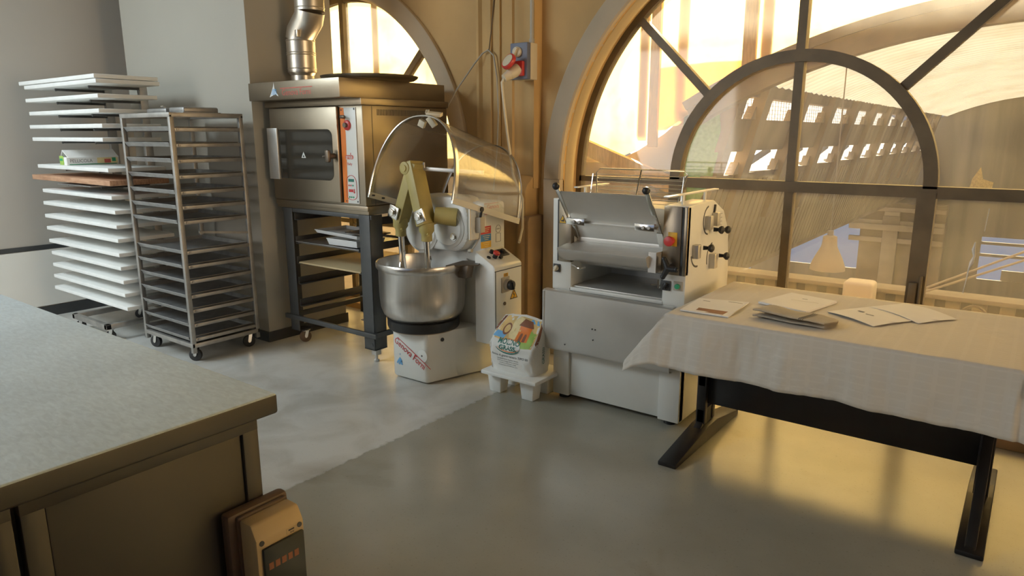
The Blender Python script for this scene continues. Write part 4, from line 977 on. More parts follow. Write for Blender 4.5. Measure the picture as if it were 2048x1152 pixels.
# forked arms
def arm(p, q, w, dp, name='arm'):
    b = MB(); b.bar(p, q, dp, w, up=V(((V(q)-V(p)).z, 0, -(V(q)-V(p)).x)), bev=.006); return obj(name, b, 'olive', mx)
apx = V((-3.30, 3.32, 1.39)); la = V((-3.425, 3.30, 1.03)); ra = V((-3.165, 3.28, 1.02))
arm(apx+V((.02, 0, .03)), la, .074, .10); arm(apx+V((-.01, 0, .03)), ra, .074, .12)
b = MB(); b.cyl((-3.325, 3.25, 1.385), (-3.325, 3.40, 1.385), .042, n=28, bev=.004); b.cyl((-3.325, 3.243, 1.385), (-3.325, 3.40, 1.385), .022, n=20); obj('pivot_block', b, 'olive', mx)
b = MB(); b.cyl((-3.14, 3.34, 1.085), (-3.02, 3.42, 1.07), .055, .062, n=28); obj('shoulder', b, 'olive', mx)
b = MB(); b.cyl((-3.25, 3.36, 1.385), (-3.25, 3.36, 1.42), .008, n=10); b.bar((-3.28, 3.36, 1.38), (-2.86, 3.50, 1.36), .02, .025, bev=.003); obj('hinge_rod', b, 'steel', mx)
for c, ang in ((la, .32), (ra, -.36)):
    c = c+V((0, -.06, .065))
    b = MB(); b.obox(c, (.085, .012, .085), (0, ang, 0), .003); pl = obj('clamp_plate', b, 'steel_bright', mx)
    b = MB(); b.cyl(c, c+V((0, -.012, 0)), .032, n=24); b.cyl(c+V((0, -.01, 0)), c+V((0, -.03, 0)), .026, n=6, bev=.002); obj('hex_bolt', b, 'steel_bright', pl)
for c, s in ((la, 1), (ra, 1)):
    b = MB(); b.lathe([(.02, -.105), (.036, -.10), (.036, -.055), (.05, -.035), (.05, .02)], c+V((0, 0, .0)), 24); b.cyl(c+V((.03, -.02, -.05)), c+V((.06, -.05, -.055)), .009, n=10); sk = obj('tool_socket', b, 'olive', mx)
    b = MB(); b.cyl(c+V((0, 0, -.10)), c+V((.008, 0, -.27)), .021, n=18); b.cyl(c+V((.008, 0, -.26)), c+V((.03, 0, -.38)), .021, .012, n=16)
    b.tube([c+V((.006+.016*math.cos(a*1.6), .016*math.sin(a*1.6), -.2-.045*a)) for a in [i*.25 for i in range(17)]], .009, 8); obj('mixing_fork', b, 'steel_bright', sk)
# clear guard, tipped up at the front
ax = V((0, .962, -.274)); up = V((0, .274, .962)); GC = V((-3.19, 3.15, 1.212)); GL = .70; GW, GH = .366, .52
def gp(t, s, o=0.):
    a = PI*t; w = GW+o; h = GH+o
    x = -w*math.copysign(abs(math.cos(a))**.85, math.cos(a)); z = h*abs(math.sin(a))**.92
    return GC+V((x, 0, 0))+up*z+ax*s
gd = MB(); gd.grid(lambda u, v: gp(u, GL*v), 40, 8); bmesh.ops.solidify(gd.bm, geom=gd.bm.faces[:], thickness=.003); gd._m(0); g_ = obj('guard', gd, 'plexi', mx)
for s in (0, GL):
    b = MB().tube([gp(i/40, s, .003) for i in range(41)], .007, 8); w_ = .034 if s == 0 else -.026
    b.grid(lambda u, v: gp(u, s+w_*v, .005), 40, 1); obj('guard_rim', b, 'steel_bright', g_)
for sg in (-1, 1):
    e = GC+V((sg*(GW+.004), 0, 0)); obj('guard_rail', MB().bar(e, e+ax*GL, .010, .038, up=up), 'steel', g_)
b = MB()
for s in (.03, .12, .3): b.cyl(GC+V((-GW-.008, 0, 0))+ax*s, GC+V((-GW+.02, 0, 0))+ax*s, .006, n=10)
c = GC+V((GW, 0, 0))+ax*.28; b.cyl(c, c+V((.016, 0, 0)), .016, n=16); b.cyl(c+V((.01, 0, -.01)), c+V((-.01, 0, -.075)), .008, n=10); obj('guard_screw', b, 'black', g_)
b = MB(); a0 = gp(.5, .03, .008)
b.obox(a0+V((.05, .03, .012)), (.10, .05, .022), (.27, .1, .35), .004); b.obox(a0+V((-.03, -.0, -.045)), (.045, .03, .045), (.2, .5, .3), .003); b.obox(a0+V((.055, -.0, -.035)), (.035, .04, .07), (.2, -.6, .3), .003)
for i in range(3): b.tube([a0+V((.0+.012*i, .0, .018)), a0+V((.0+.012*i, .01, .04))], .003, 6)
obj('guard_handle', b, 'socket_white', g_)

# ================================================================== low white stool and flour sack
ps = thing('white_stool', (-2.46, 3.38, 0), 'low white plastic stand under the flour sack', 'stand')
obj('top_plate', MB().box((-2.668, 3.215, .135), (-2.25, 3.56, .160), .006), 'white_board', ps)
for x in (-2.615, -2.365):
    for y in (3.33, 3.49):
        b = MB(); lo, hi = .042, .055
        vs = [b.bm.verts.new((x+sx*r, y+sy*r*.9, z)) for z, r in ((0, lo), (.136, hi)) for sx, sy in ((-1, -1), (1, -1), (1, 1), (-1, 1))]
        b.bm.faces.new(vs[:4][::-1]); b.bm.faces.new(vs[4:])
        for i in range(4): b.bm.faces.new((vs[i], vs[(i+1) % 4], vs[4+(i+1) % 4], vs[4+i]))
        bmesh.ops.bevel(b.bm, geom=b.bm.edges[:], offset=.006, segments=2, profile=.5, affect='EDGES'); b._m(0); obj('leg', b, 'white_board', ps)
fbg = thing('flour_sack', (-2.49, 3.39, .16), 'printed white paper flour sack standing on the white stand', 'sack')
SX, SY0, SZ = -2.478, 3.275, .1605
def wr(u, v): return .004*math.sin(23*u+3*v)*math.sin(17*v+5*u)+.003*math.sin(41*u*v+2)
def sack(th, v):
    """closed loop round the sack at height v, th 0..1 starting at the front left corner"""
    hw = .166+.010*math.sin(PI*v)-.014*max(0, v-.72)/.28; dp = .20
    back = .145*max(0, (v-.50)/.50)**1.15; fy = SY0-.012*math.sin(PI*min(1, v*1.3))+back; by = SY0+dp+.008*math.sin(PI*v)-.03*max(0, v-.6)/.4
    e = 6.; a = 2*PI*th-3*PI/4
    cx, cy = math.cos(a), math.sin(a)
    x = math.copysign(abs(cx)**(2/e), cx); y = math.copysign(abs(cy)**(2/e), cy)
    z = SZ+.335*v-.018*max(0, v-.75)/.25*abs(x)
    return V((SX+hw*x, (fy+by)/2+(by-fy)/2*y+wr(th*2, v), z+.003*math.sin(th*30)*v))
b = MB(); NU, NV = 96, 30
rings = [[b.bm.verts.new(sack(i/NU, .0+j/NV)) for i in range(NU)] for j in range(NV+1)]
for j in range(NV):
    for i in range(NU): b.bm.faces.new((rings[j][i], rings[j][(i+1) % NU], rings[j+1][(i+1) % NU], rings[j+1][i]))
for ring, rev in ((rings[0], 1), (rings[-1], 0)):
    c = sum((v.co for v in ring), V())/NU; cz = b.bm.verts.new(c+V((0, 0, .004 if not rev else 0)))
    for i in range(NU):
        f = (ring[i], ring[(i+1) % NU], cz); b.bm.faces.new(f[::-1] if rev else f)
b._m(0); sk = obj('sack_body', b, 'bag_paper', fbg, sharp=60)
def front(u, v, o=.0012):
    """u 0..1 across the front face, v 0..1 up"""
    s = 2*u-1
    hw = .166+.010*math.sin(PI*v)-.014*max(0, v-.72)/.28
    x = s*hw; lim = .9999
    # solve the superellipse for y on the front side
    q = (1-min(lim, abs(s))**6.)**(1/6.)
    dp = .20; back = .145*max(0, (v-.50)/.50)**1.15; fy = SY0-.012*math.sin(PI*min(1, v*1.3))+back; by = SY0+dp+.008*math.sin(PI*v)-.03*max(0, v-.6)/.4
    y = (fy+by)/2-(by-fy)/2*q
    a = math.atan2(-q**3., math.copysign(abs(s)**3., s)); th = ((a+3*PI/4)/(2*PI)) % 1
    z = SZ+.335*v-.018*max(0, v-.75)/.25*abs(s)+.003*math.sin(th*30)*v
    return V((SX+x, y+wr(th*2, v)-o, z))
def uvshape(mb, pts, m, o):
    t = bmesh.new(); f = t.faces.new([t.verts.new((u, v, 0)) for u, v in pts]); bmesh.ops.triangulate(t, faces=[f])
    for _ in range(3): bmesh.ops.subdivide_edges(t, edges=[e for e in t.edges if e.calc_length() > .05], cuts=1); bmesh.ops.triangulate(t, faces=t.faces[:])
    for v in t.verts: v.co = front(max(.005, min(.995, v.co.x)), v.co.y, o)
    bmesh.ops.recalc_face_normals(t, faces=t.faces)
    me = bpy.data.meshes.new('t'); t.to_mesh(me); t.free(); mb.bm.from_mesh(me); bpy.data.meshes.remove(me); return mb._m(m)
def ell(cu, cv, ru, rv, a0=0, a1=360, n=28): return [(cu+ru*math.cos(math.radians(a0+(a1-a0)*i/n)), cv+rv*math.sin(math.radians(a0+(a1-a0)*i/n))) for i in range(n+1)][:(n if a1-a0 == 360 else n+1)]
b = MB()
uvshape(b, [(.10, .60), (.5, .56), (.93, .52), (.97, .99), (.06, .99), (.05, .75)], 1, .0012)             # fields
uvshape(b, [(.58, .50), (.90, .53), (.93, .75), (.80, .80), (.60, .72)], 2, .0018)                         # green hill
uvshape(b, [(.03, .62), (.30, .62), (.33, .70), (.10, .72)], 3, .0018); uvshape(b, [(.70, .93), (.96, .90), (.96, .985), (.72, .985)], 3, .0018)
uvshape(b, [(.36, .70), (.36, .92), (.44, .985), (.56, .97), (.56, .62), (.40, .64)], 4, .0024)            # mill tower
uvshape(b, [(.54, .60), (.54, .86), (.80, .86), (.80, .62)], 5, .0026)                                      # mill house
uvshape(b, [(.50, .85), (.58, .97), (.76, .95), (.83, .84)], 6, .003)                                       # roof
uvshape(b, ell(.28, .77, .085, .10), 6, .003); uvshape(b, ell(.28, .77, .06, .07), 1, .0034)                # wheel
for u_ in (.60, .69): uvshape(b, [(u_, .62), (u_, .69)]+[(u_+.03-.03*math.cos(PI*i/6), .69+.05*math.sin(PI*i/6)) for i in range(1, 6)]+[(u_+.06, .69), (u_+.06, .62)], 6, .0032)
uvshape(b, [(.0, .72), (.06, .70), (.10, .99), (.03, .99)], 6, .0022); uvshape(b, [(.955, .60), (.997, .55), (.985, .95), (.96, .95)], 6, .0022)
uvshape(b, ell(.46, .515, .255, .115), 0, .0036)                                                           # white cartouche
def arc_band(cu, cv, ru, rv, w, a0, a1): return ell(cu, cv, ru, rv, a0, a1, 20)+ell(cu, cv, ru-.0, rv-w, a0, a1, 20)[::-1]
uvshape(b, arc_band(.46, .52, .27, .155, .022, 200, 340), 7, .0042); uvshape(b, arc_band(.46, .53, .25, .13, .016, 205, 335), 8, .0042); uvshape(b, arc_band(.46, .51, .26, .12, .012, 30, 150), 8, .0042)
obj('printed_picture', b, ['bag_paper', 'sand_print', 'green_light', 'lightblue', 'cream_print', 'orange', 'brown_print', 'teal', 'orange'], sk)
def sacktext(name, body, size, u, v, mat, al='CENTER', bold=0., o=.0046, slope=0.):
    t = text_mb(body, size, (0, 0, 0), X, Y, al, depth=0.0, bold=bold)
    for vt in t.bm.verts:
        uu = u+vt.co.x/.335; vv = v+vt.co.y/.335+slope*vt.co.x
        vt.co = front(max(.01, min(.99, uu)), vv, o)
    t._m(0); return t
t = sacktext('l', 'MOLINO', .040, .46, .540, 'teal', bold=.0012); merge(t, sacktext('l', 'GRASSI', .040, .46, .435, 'teal', bold=.0012))._m(0); obj('brand_lettering', t, 'teal', sk)
t = sacktext('l', 'Farina di grano tenero TIPO 00', .0205, .50, .305, 'ink', o=.0025)
for i, (s_, w_) in enumerate((('ingredienti farina di grano tenero', .0105), ('conservare in luogo fresco e asciutto', .0095), ('prodotto e confezionato in Italia', .0085), ('da consumarsi preferibilmente entro', .0085))): merge(t, sacktext('l', s_, w_*1.15, .46, .25-.042*i, 'ink', o=.0025))._m(0)
obj('small_print', t, 'ink', sk)
b = MB()
def side(v, w, o=.002): p = sack(.5-.0+(w-.5)*.16-.125+0., v); return p+V((o, 0, 0))
t = text_mb('GRASSI', .034, (0, 0, 0), X, Y, 'CENTER', depth=0)
for vt in t.bm.verts: a_, b_ = vt.co.x, vt.co.y; vt.co = V((SX+.1765+.0015, SY0+.11-b_, SZ+.12+a_))
t._m(0); obj('side_lettering', t, 'teal', sk)

# ================================================================== dough sheeter
sh = thing('dough_sheeter', (-1.87, 3.77, 0), 'white and steel dough sheeter with black knobs on its side', 'sheeter')
S0, S1, SF = -2.295, -1.45, 3.455
b = MB(); b.box((S0+.02, SF+.018, .03), (S1-.004, 3.95, .69), .004)
for x0, x1 in ((S0+.012, S0+.125), (S1-.125, S1)): b.box((x0, SF, .025), (x1, SF+.06, .69), .004)
b.box((S1-.012, SF+.01, .025), (S1, 3.95, .69), .003); ca = obj('cabinet', b, 'white_paint', sh)
b = MB(); b.box((S1-.002, 3.50, .42), (S1+.001, 3.506, .60)); obj('panel_slot', b, 'ink', ca)
for x in (S0+.07, S1-.07):
    for y in (SF+.05, 3.88): obj('foot', MB().cyl((x, y, 0), (x, y, .03), .035, n=18), 'black', sh)
side_poly = [(SF, .69), (SF, 1.232), (3.80, 1.240), (3.96, 1.170), (4.05, 1.05), (4.09, .80), (4.09, .60), (3.96, .60), (3.96, .66)]
cheeks = []
for x0, x1 in ((S0, S0+.13), (S1-.13, S1)):
    b = MB(); b.prism(side_poly, 'yz', x0, x1, bev=.004); cheeks.append(obj('side_housing', b, 'white_paint', sh))
# inner housing between the cheeks, leaving the outfeed opening
b = MB(); b.box((S0+.12, SF, .69), (S1-.12, 4.05, .712), .003); b.box((S0+.12, 3.95, .71), (S1-.12, 4.05, 1.2)); b.box((S0+.12, 3.55, 1.0), (S1-.12, 3.98, 1.20), .01); obj('inner_housing', b, 'white_paint', sh)
b = MB(); b.box((S0+.13, SF+.02, .712), (S1-.13, 3.95, .720), .003); b.cyl((S0+.13, 3.60, .885), (S1-.13, 3.60, .885), .055, n=28); b.cyl((S0+.13, 3.56, 1.0), (S1-.13, 3.56, 1.0), .05, n=28); obj('feed_table', b, 'steel', sh)
# steel front columns
for x0, x1 in ((S0+.045, S0+.132), (S1-.136, S1-.034), (S1-.02, S1)): obj('front_column', MB().box((x0, SF-.008, .862), (x1, SF+.03, 1.228), .003), 'oven_steel', sh)
for x0, x1 in ((S0+.034, S0+.045), (S1-.034, S1-.02)): obj('column_gap', MB().box((x0, SF-.003, .862), (x1, SF+.004, 1.226)), 'ink', sh)
# infeed guard: upper plate leaning out, shelf and curved apron below
b = MB(); b.sheet([(3.295, 1.288), (3.303, 1.278), (3.425, 1.112), (3.416, 1.104)], 'yz', S0+.15, S1-.155, .004); b.sheet([(3.45, 1.13), (3.465, 1.085), (3.525, .985)], 'yz', S0+.15, S1-.155, .004); obj('upper_guard', b, 'steel', sh)
b = MB(); b.sheet([(3.53, .985), (3.36, .962), (3.345, .955), (3.365, .91), (3.395, .888), (3.44, .876), (3.50, .88)], 'yz', S0+.10, S1-.185, .004); b.sheet([(3.53, .985), (3.40, .967)], 'yz', S1-.185, S1-.138, .004)
for x in (S0+.10, S1-.185): b.prism([(3.53, .985), (3.36, .962), (3.345, .955), (3.365, .91), (3.395, .888), (3.45, .88), (3.53, .89)], 'yz', x, x+.004)
b.prism([(3.39, .985), (3.385, .875), (3.45, .87), (3.53, .98)], 'yz', S1-.145, S1-.14); b.box((S1-.185, 3.383, .875), (S1-.14, 3.387, .985)); obj('lower_guard', b, 'steel', sh)
for x in (S0+.135, S1-.160):
    b = MB(); b.bar((x, 3.285, 1.305), (x, 3.46, 1.075), .008, .028, up=X, bev=.002); b.bar((x, 3.455, 1.08), (x, 3.50, 1.0), .01, .035, up=X); ha = obj('guard_arm', b, 'steel_bright', sh)
    b = MB(); b.sphere((x, 3.275, 1.318), .021); obj('ball_knob', b, 'black', ha)
for x0, x1 in ((S0+.135, S0+.255), (S1-.275, S1-.160)):
    b = MB(); b.box((x0, 3.385, 1.128), (x1, 3.41, 1.133)); b.box((x0, 3.385, 1.095), (x1, 3.389, 1.133), .001)
    for k_ in (.45, .75): b.cyl((x0+(x1-x0)*k_, 3.385, 1.113), (x0+(x1-x0)*k_, 3.376, 1.113), .009, n=6)
    obj('guard_bracket', b, 'steel_bright', sh)
b = MB(); b.tube([(S0+.16, 3.42, .855), (S0+.20, 3.42, .838), (S0+.22, 3.40, .842), (S0+.25, 3.42, .85)], .006, 8); b.bar((S1-.15, 3.45, .83), (S1-.15, 3.45, .78), .012, .012); b.bar((S1-.20, 3.45, .795), (S1-.14, 3.45, .795), .01, .008); obj('scraper_clip', b, 'steel_bright', sh)
# catch tray hung on the front
b = MB(); b.sheet([(3.44, .692), (3.405, .692), (3.395, .685), (3.392, .34), (3.40, .325), (3.43, .322)], 'yz', S0-.028, S1-.04, .004)
b.prism([(3.43, .69), (3.395, .685), (3.392, .33), (3.43, .325)], 'yz', S0-.030, S0-.024); b.cyl((S0-.022, 3.402, .335), (S0-.022, 3.402, .682), .012, n=14); tyy = obj('catch_tray', b, 'steel', sh)
b = MB()
for x, z in ((-1.975, .498), (-1.955, .497), (-1.968, .433), (-2.16, .372)): b.cyl((x, 3.394, z), (x, 3.390, z), .0045, n=10)
obj('tray_hole', b, 'ink', tyy)
# controls on the front
b = MB(); b.box((-1.555, SF-.012, 1.018), (-1.505, SF-.008, 1.092), .001); obj('stop_plate', b, 'yellow', sh)
b = MB(); b.cyl((-1.535, SF-.01, 1.048), (-1.535, SF-.035, 1.048), .02, .016, n=20); b.cyl((-1.535, SF-.034, 1.048), (-1.535, SF-.055, 1.048), .027, n=28, bev=.006); obj('emergency_stop', b, 'red_plastic', sh)
b = MB()
for k_ in range(3):
    a = PI/2+.5+k_*2*PI/3; c = V((-1.527, SF-.05, .905)); e = c+V((.048*math.cos(a), 0, .056*math.sin(a))); b.cyl(c+V((0, -.01, 0)), e+V((0, -.01, 0)), .018, .013, n=14); b.sphere(e+V((0, -.01, 0)), .014)
b.cyl((-1.527, SF-.008, .905), (-1.527, SF-.065, .905), .020, n=18); obj('lobed_knob', b, 'black', sh)
def knobsw(x, z, col, name, s=.026):
    b = MB(); b.box((x-s, SF-.008, z-s), (x+s, SF, z+s), .002); p = obj(name+'_plate', b, 'ink' if col != 'green' else 'cable_grey', sh)
    b = MB(); 
    if col == 'green': b.cyl((x, SF-.007, z), (x, SF-.022, z), .014, n=20, bev=.002)
    else: b.cyl((x, SF-.007, z), (x, SF-.016, z), .016, n=20); b.obox((x, SF-.02, z), (.014, .016, .04), (0, .5, 0), .003)
    obj(name, b, col, p)
knobsw(-2.262, .818, 'socket_white', 'selector_switch', .024); knobsw(-1.558, .80, 'black', 'selector_switch', .027); knobsw(-1.489, .805, 'green', 'start_button', .025)
b = MB(); tri(b, (-2.222, SF-.0085, 1.105), X, Z, .058, .001, 1); tri(b, (-2.222, SF-.0085, 1.105), X, Z, .046, .0016, 0); patch(b, (-2.222, SF-.0085, 1.104), X, Z, .02, .008, .0022, 1); patch(b, (-2.216, SF-.0085, 1.110), X, Z, .006, .012, .0022, 1); obj('warning_sticker', b, ['yellow', 'ink'], sh)
# levers, slots and knobs on the right-hand side
def slot(cy, cz, r, a0, a1, w=.011):
    b = MB(); pts = [(cy+r*math.cos(math.radians(a0+(a1-a0)*i/14)), cz+r*math.sin(math.radians(a0+(a1-a0)*i/14))) for i in range(15)]
    b.tube([(S1+.001, y, z) for y, z in pts], w*.5, 6); bmesh.ops.scale(b.bm, vec=(.25, 1, 1), space=Matrix.Translation((-S1, 0, 0)), verts=b.bm.verts); obj('slot', b, 'dark_grey', sh)
def lever(y, z, kn, w=.045, h=.075):
    b = MB(); b.box((S1, y-w/2, z-h/2), (S1+.035, y+w/2, z+h/2), .005); l = obj('lever_block', b, 'steel', sh)
    b = MB(); b.cyl((S1+.03, kn[0], kn[1]), (S1+.06, kn[0]+.01, kn[1]), .012, .009, n=12); b.lathe([(.001, 0), (.015, .002), (.022, .012), (.022, .022), (.012, .03), (.001, .031)], (S1+.056, kn[0]+.01, kn[1]), 22, 'X'); obj('knob', b, 'black', l)
slot(3.735, 1.135, .078, 100, 265); lever(3.70, 1.125, (3.735, 1.085)); lever(3.80, 1.135, (3.835, 1.075), .045, .075)
b = MB(); b.bar((S1+.004, 3.80, 1.17), (S1+.004, 3.81, 1.215), .01, .014); obj('stop_pin', b, 'dark_grey', sh)
slot(3.60, .985, .09, 195, 275); lever(3.545, .985, (3.60, 1.00)); slot(3.82, .915, .085, 100, 200); lever(3.795, .90, (3.84, .925), .05, .085)
b = MB(); patch(b, (S1, 3.89, 1.115), Y, Z, .10, .11, .0008, 1); patch(b, (S1, 3.885, 1.125), Y, Z, .036, .075, .0014, 0)
for i in range(4): patch(b, (S1, 3.92, 1.155-.022*i), Y, Z, .03, .0025, .0013, 2)
obj('data_sticker', b, ['red_faded', 'white_paint', 'ink_grey'], sh)
# conveyor rails and wire guard on top
b = MB(); b.box((S1-.075, 3.30, 1.285), (S1-.045, 3.98, 1.293), .002); b.box((S1-.065, 3.50, 1.235), (S1-.055, 3.52, 1.29)); b.box((S1-.065, 3.80, 1.20), (S1-.055, 3.82, 1.29)); obj('top_rail', b, 'white_paint', sh)
b = MB(); b.box((S0+.05, 3.60, 1.285), (S0+.08, 3.98, 1.293), .002); b.box((S0+.06, 3.7, 1.20), (S0+.07, 3.72, 1.29)); obj('top_rail', b, 'white_paint', sh)
b = MB(); wx0, wx1, wz0, wz1 = -2.185, -1.60, 1.20, 1.395
def wy(z): return 3.72+.25*(z-wz0)
P = [(wx0+.03, wz0), (wx0, wz1-.02), (wx0+.02, wz1), (wx1-.02, wz1), (wx1, wz1-.02), (wx1-.04, wz0)]
b.tube([(x, wy(z), z) for x, z in P], .0045, 8)
for i in range(8): z = wz0+.005+i*.0225; b.tube([(wx0+.03-.03*(z-wz0)/.18, wy(z), z), (wx1-.04+.04*(z-wz0)/.18, wy(z), z)], .0028, 6)
b.tube([(-1.90, wy(wz0)-.006, wz0), (-1.885, wy(wz1)-.006, wz1)], .004, 6)
for x in (wx0, wx1): b.tube([(x, wy(wz1-.02), wz1-.02), (x-.006, wy(wz1-.03)-.03, wz1-.03), (x-.0, wy(wz0)-.03, wz0+.02)], .0035, 6)
obj('wire_guard', b, 'steel_bright', sh)

# ================================================================== table, cloth and papers
tb = thing('long_table', (-.66, 3.43, 0), 'table on black steel T-shaped legs under a paper cloth', 'table')
TX0, TX1, TY0, TY1, TZ = -1.335, .03, 2.965, 3.875, .777
obj('tabletop', MB().box((TX0+.004, TY0+.004, TZ-.03), (TX1-.004, TY1-.004, TZ-.002), .003), 'cable_grey', tb)
for k_, x in enumerate((-1.30, -.045)):
    b = MB()
    if k_ == 0:
        for y0, y1 in ((3.39, 3.425), (3.50, 3.535)): b.box((x-.025, y0, .09), (x+.025, y1, .75), .003)
        b.box((x-.02, 3.39, .30), (x+.02, 3.535, .75), .003); b.box((x-.02, 3.39, .06), (x+.02, 3.535, .17), .003)
    else: b.box((x-.028, 3.40, .05), (x+.028, 3.50, .75), .004); b.prism([(-.115, .40), (-.10, .43), (.0, .43), (.03, .40), (.03, .36), (-.115, .36)], 'xz', 3.385, 3.40)
    lg = obj('leg', b, 'table_metal', tb)
    b = MB(); b.prism([(2.985, .0), (2.985, .022), (3.40, .085), (3.53, .085), (3.86, .03), (3.86, 0)], 'yz', x-.048, x+.048, bev=.006); b.prism([(2.99, .02), (3.02, .03), (3.39, .36), (3.40, .36), (3.40, .05)] if k_ else [(3.3, .05), (3.39, .1), (3.40, .1), (3.40, .05)], 'yz', x-.02, x+.02, bev=.004); obj('foot_bar', b, 'table_metal', lg)
obj('modesty_panel', MB().box((-1.28, 3.425, .20), (-.07, 3.445, .70), .003), 'table_metal', tb)
b = MB(); b.box((-1.3, 3.40, .70), (-.03, 3.47, .747)); obj('cross_beam', b, 'table_metal', tb)
from mathutils import noise
OF, OL = .255, .33
def clothpt(u, v):
    """u along x including both overhangs, v along y including both overhangs"""
    x = TX0-OL+(TX1-TX0+2*OL)*u; y = TY0-OF+(TY1-TY0+2*OF)*v
    dx = max(TX0-x, 0, x-TX1); dy = max(TY0-y, 0, y-TY1); sx = -1 if x < TX0 else 1; sy = -1 if y < TY0 else 1
    cx = min(max(x, TX0), TX1); cy = min(max(y, TY0), TY1)
    kf = (.60-.36*min(1, max(0, (y-3.28)/.15))) if x < TX0 else .32
    near = math.exp(-max(0, min(cx-TX0, TX1-cx))/.16)      # the front drape swings out towards the corners
    ky = .06 + .12*near
    a_, b_ = (1-kf*kf)**.5*dx, (1-ky*ky)**.5*dy
    drop = (a_**3.2+b_**3.2)**(1/3.2)
    P3 = V((x, y, 0)); hang = min(1, drop/.10)
    w = (.020*noise.noise(V((x*5.5, y*1.2, 3)))+.008*noise.noise(V((x*17, y*5, 1)))+.004*noise.noise(V((x*46, y*30, 5))))*hang
    wx = (.016*noise.noise(V((y*5.5, x*2, 7)))+.006*noise.noise(V((y*18, x*6, 2))))*hang
    if drop > 0: P3 = P3
    z = TZ+.0018-drop+.010*noise.noise(V((x*7, y*2, 9)))*min(1, drop/.2)+(.0016*noise.noise(V((x*9, y*9, 4)))+.0009*noise.noise(V((x*40, y*40, 6))))
    return V((cx+sx*dx*kf+sx*wx*(.6 if dx > 0 else 0), cy+sy*(dy*ky+w), z))
b = MB()
def axis(a0, a1, o, n, m_):
    L_ = a1-a0+2*o; return [o*i/m_/L_ for i in range(m_)]+[(o+(a1-a0)*i/n)/L_ for i in range(n)]+[(o+(a1-a0)+o*i/m_)/L_ for i in range(m_+1)]
U = axis(TX0, TX1, OL, 110, 16); W_ = axis(TY0, TY1, OF, 40, 16)
vs = [[b.bm.verts.new(clothpt(u, v)) for v in W_] for u in U]; lay = b.bm.loops.layers.uv.verify()
LXc, LYc = TX1-TX0+2*OL, TY1-TY0+2*OF
for i in range(len(U)-1):
    for j in range(len(W_)-1):
        f = b.bm.faces.new((vs[i][j], vs[i+1][j], vs[i+1][j+1], vs[i][j+1]))
        for lp, (p, q) in zip(f.loops, ((i, j), (i+1, j), (i+1, j+1), (i, j+1))): lp[lay].uv = (U[p]*LXc, W_[q]*LYc)
b._m(0); cl = obj('tablecloth', b, 'cloth', sharp=180); tag(cl, 'white embossed paper tablecloth draped over the long table', 'tablecloth')
so = cl.modifiers.new('thickness', 'SOLIDIFY'); so.thickness = .0012; so.offset = -1
TT = TZ+.0045
def leaf(pts, z0, t, name='sheet', mat='paper'):
    b = MB(); b.prism(pts, 'xy', z0, z0+t); return b
# brochure with a picture strip
P4 = [(-1.295, 3.05), (-1.065, 3.05), (-1.085, 3.395), (-1.318, 3.32)]
bk = thing('brochure', (-1.19, 3.2, TT), 'printed brochure with picture strip at the left front corner of table', 'brochure')
obj('page', leaf([(-1.298, 3.05), (-1.068, 3.055), (-1.085, 3.39), (-1.318, 3.33)], TT, .006), 'paper', bk)
b = MB(); b.prism([(-1.235, 3.085), (-1.10, 3.09), (-1.10, 3.14), (-1.24, 3.135)], 'xy', TT+.0055, TT+.0064, m=0); b.prism([(-1.185, 3.07), (-1.10, 3.073), (-1.10, 3.125), (-1.14, 3.115)], 'xy', TT+.006, TT+.0068, m=1); b.prism([(-1.24, 3.125), (-1.10, 3.132), (-1.10, 3.137), (-1.24, 3.13)], 'xy', TT+.006, TT+.007, m=2)
b.box((-1.17, 3.335, TT+.0055), (-1.10, 3.342, TT+.0064), m=2); b.box((-1.28, 3.285, TT+.0055), (-1.245, 3.292, TT+.0064), m=2); obj('printed_picture', b, ['brown_print', 'orange', 'ink_grey'], bk)
# stack of sheets
st_ = thing('paper_stack', (-.89, 3.5, TT), 'flat stack of white sheets in the middle of the table, behind the towel', 'paper')
obj('page', leaf([(-1.05, 3.42), (-.805, 3.345), (-.738, 3.655), (-.975, 3.72)], TT, .010), 'paper', st_)
b = MB(); b.box((-.89, 3.60, TT+.0098), (-.865, 3.606, TT+.0105)); b.box((-.93, 3.55, TT+.0098), (-.80, 3.553, TT+.0104), m=1); obj('printed_mark', b, ['ink_grey', 'cable_grey'], st_)
# open magazine, pages curling
om = thing('open_booklet', (-.5, 3.55, TT), 'open white booklet with curling pages at the right of the table', 'booklet')
ux_ = V((.30, -.20, 0)); 
def page(o, e1, e2, cur, n=14):
    b = MB(); o = V(o); e1 = V(e1); e2 = V(e2)
    def fn(u, v, d): return o+e1*u+e2*v+V((0, 0, .0008+d+cur*math.sin(PI*u)+.004*math.sin(PI*v)*u))
    b.grid(lambda u, v: fn(u, v, .0012), n, 8); b.grid(lambda u, v: fn(u, 1-v, 0), n, 8)
    for q in range(4):
        e_ = lambda t, q=q: ((t, 0), (1, t), (1-t, 1), (0, 1-t))[q]
        b.grid(lambda u, v: fn(*e_(u), .0012*v), n, 1)
    bmesh.ops.remove_doubles(b.bm, verts=b.bm.verts, dist=1e-6); bmesh.ops.recalc_face_normals(b.bm, faces=b.bm.faces); b._m(0); return b
obj('page', page((-.735, 3.44, TT), (.225, -.155, 0), (.135, .215, 0), .006), 'paper', om)
obj('page', page((-.60, 3.655, TT), (.24, -.20, 0), (.13, .185, 0), .010), 'paper', om)
b = MB(); b.obox((-.60, 3.50, TT+.0105), (.03, .012, .0012), (0, 0, -.5)); b.obox((-.555, 3.455, TT+.0105), (.04, .006, .0012), (0, 0, -.5)); obj('printed_mark', b, 'ink_grey', om)
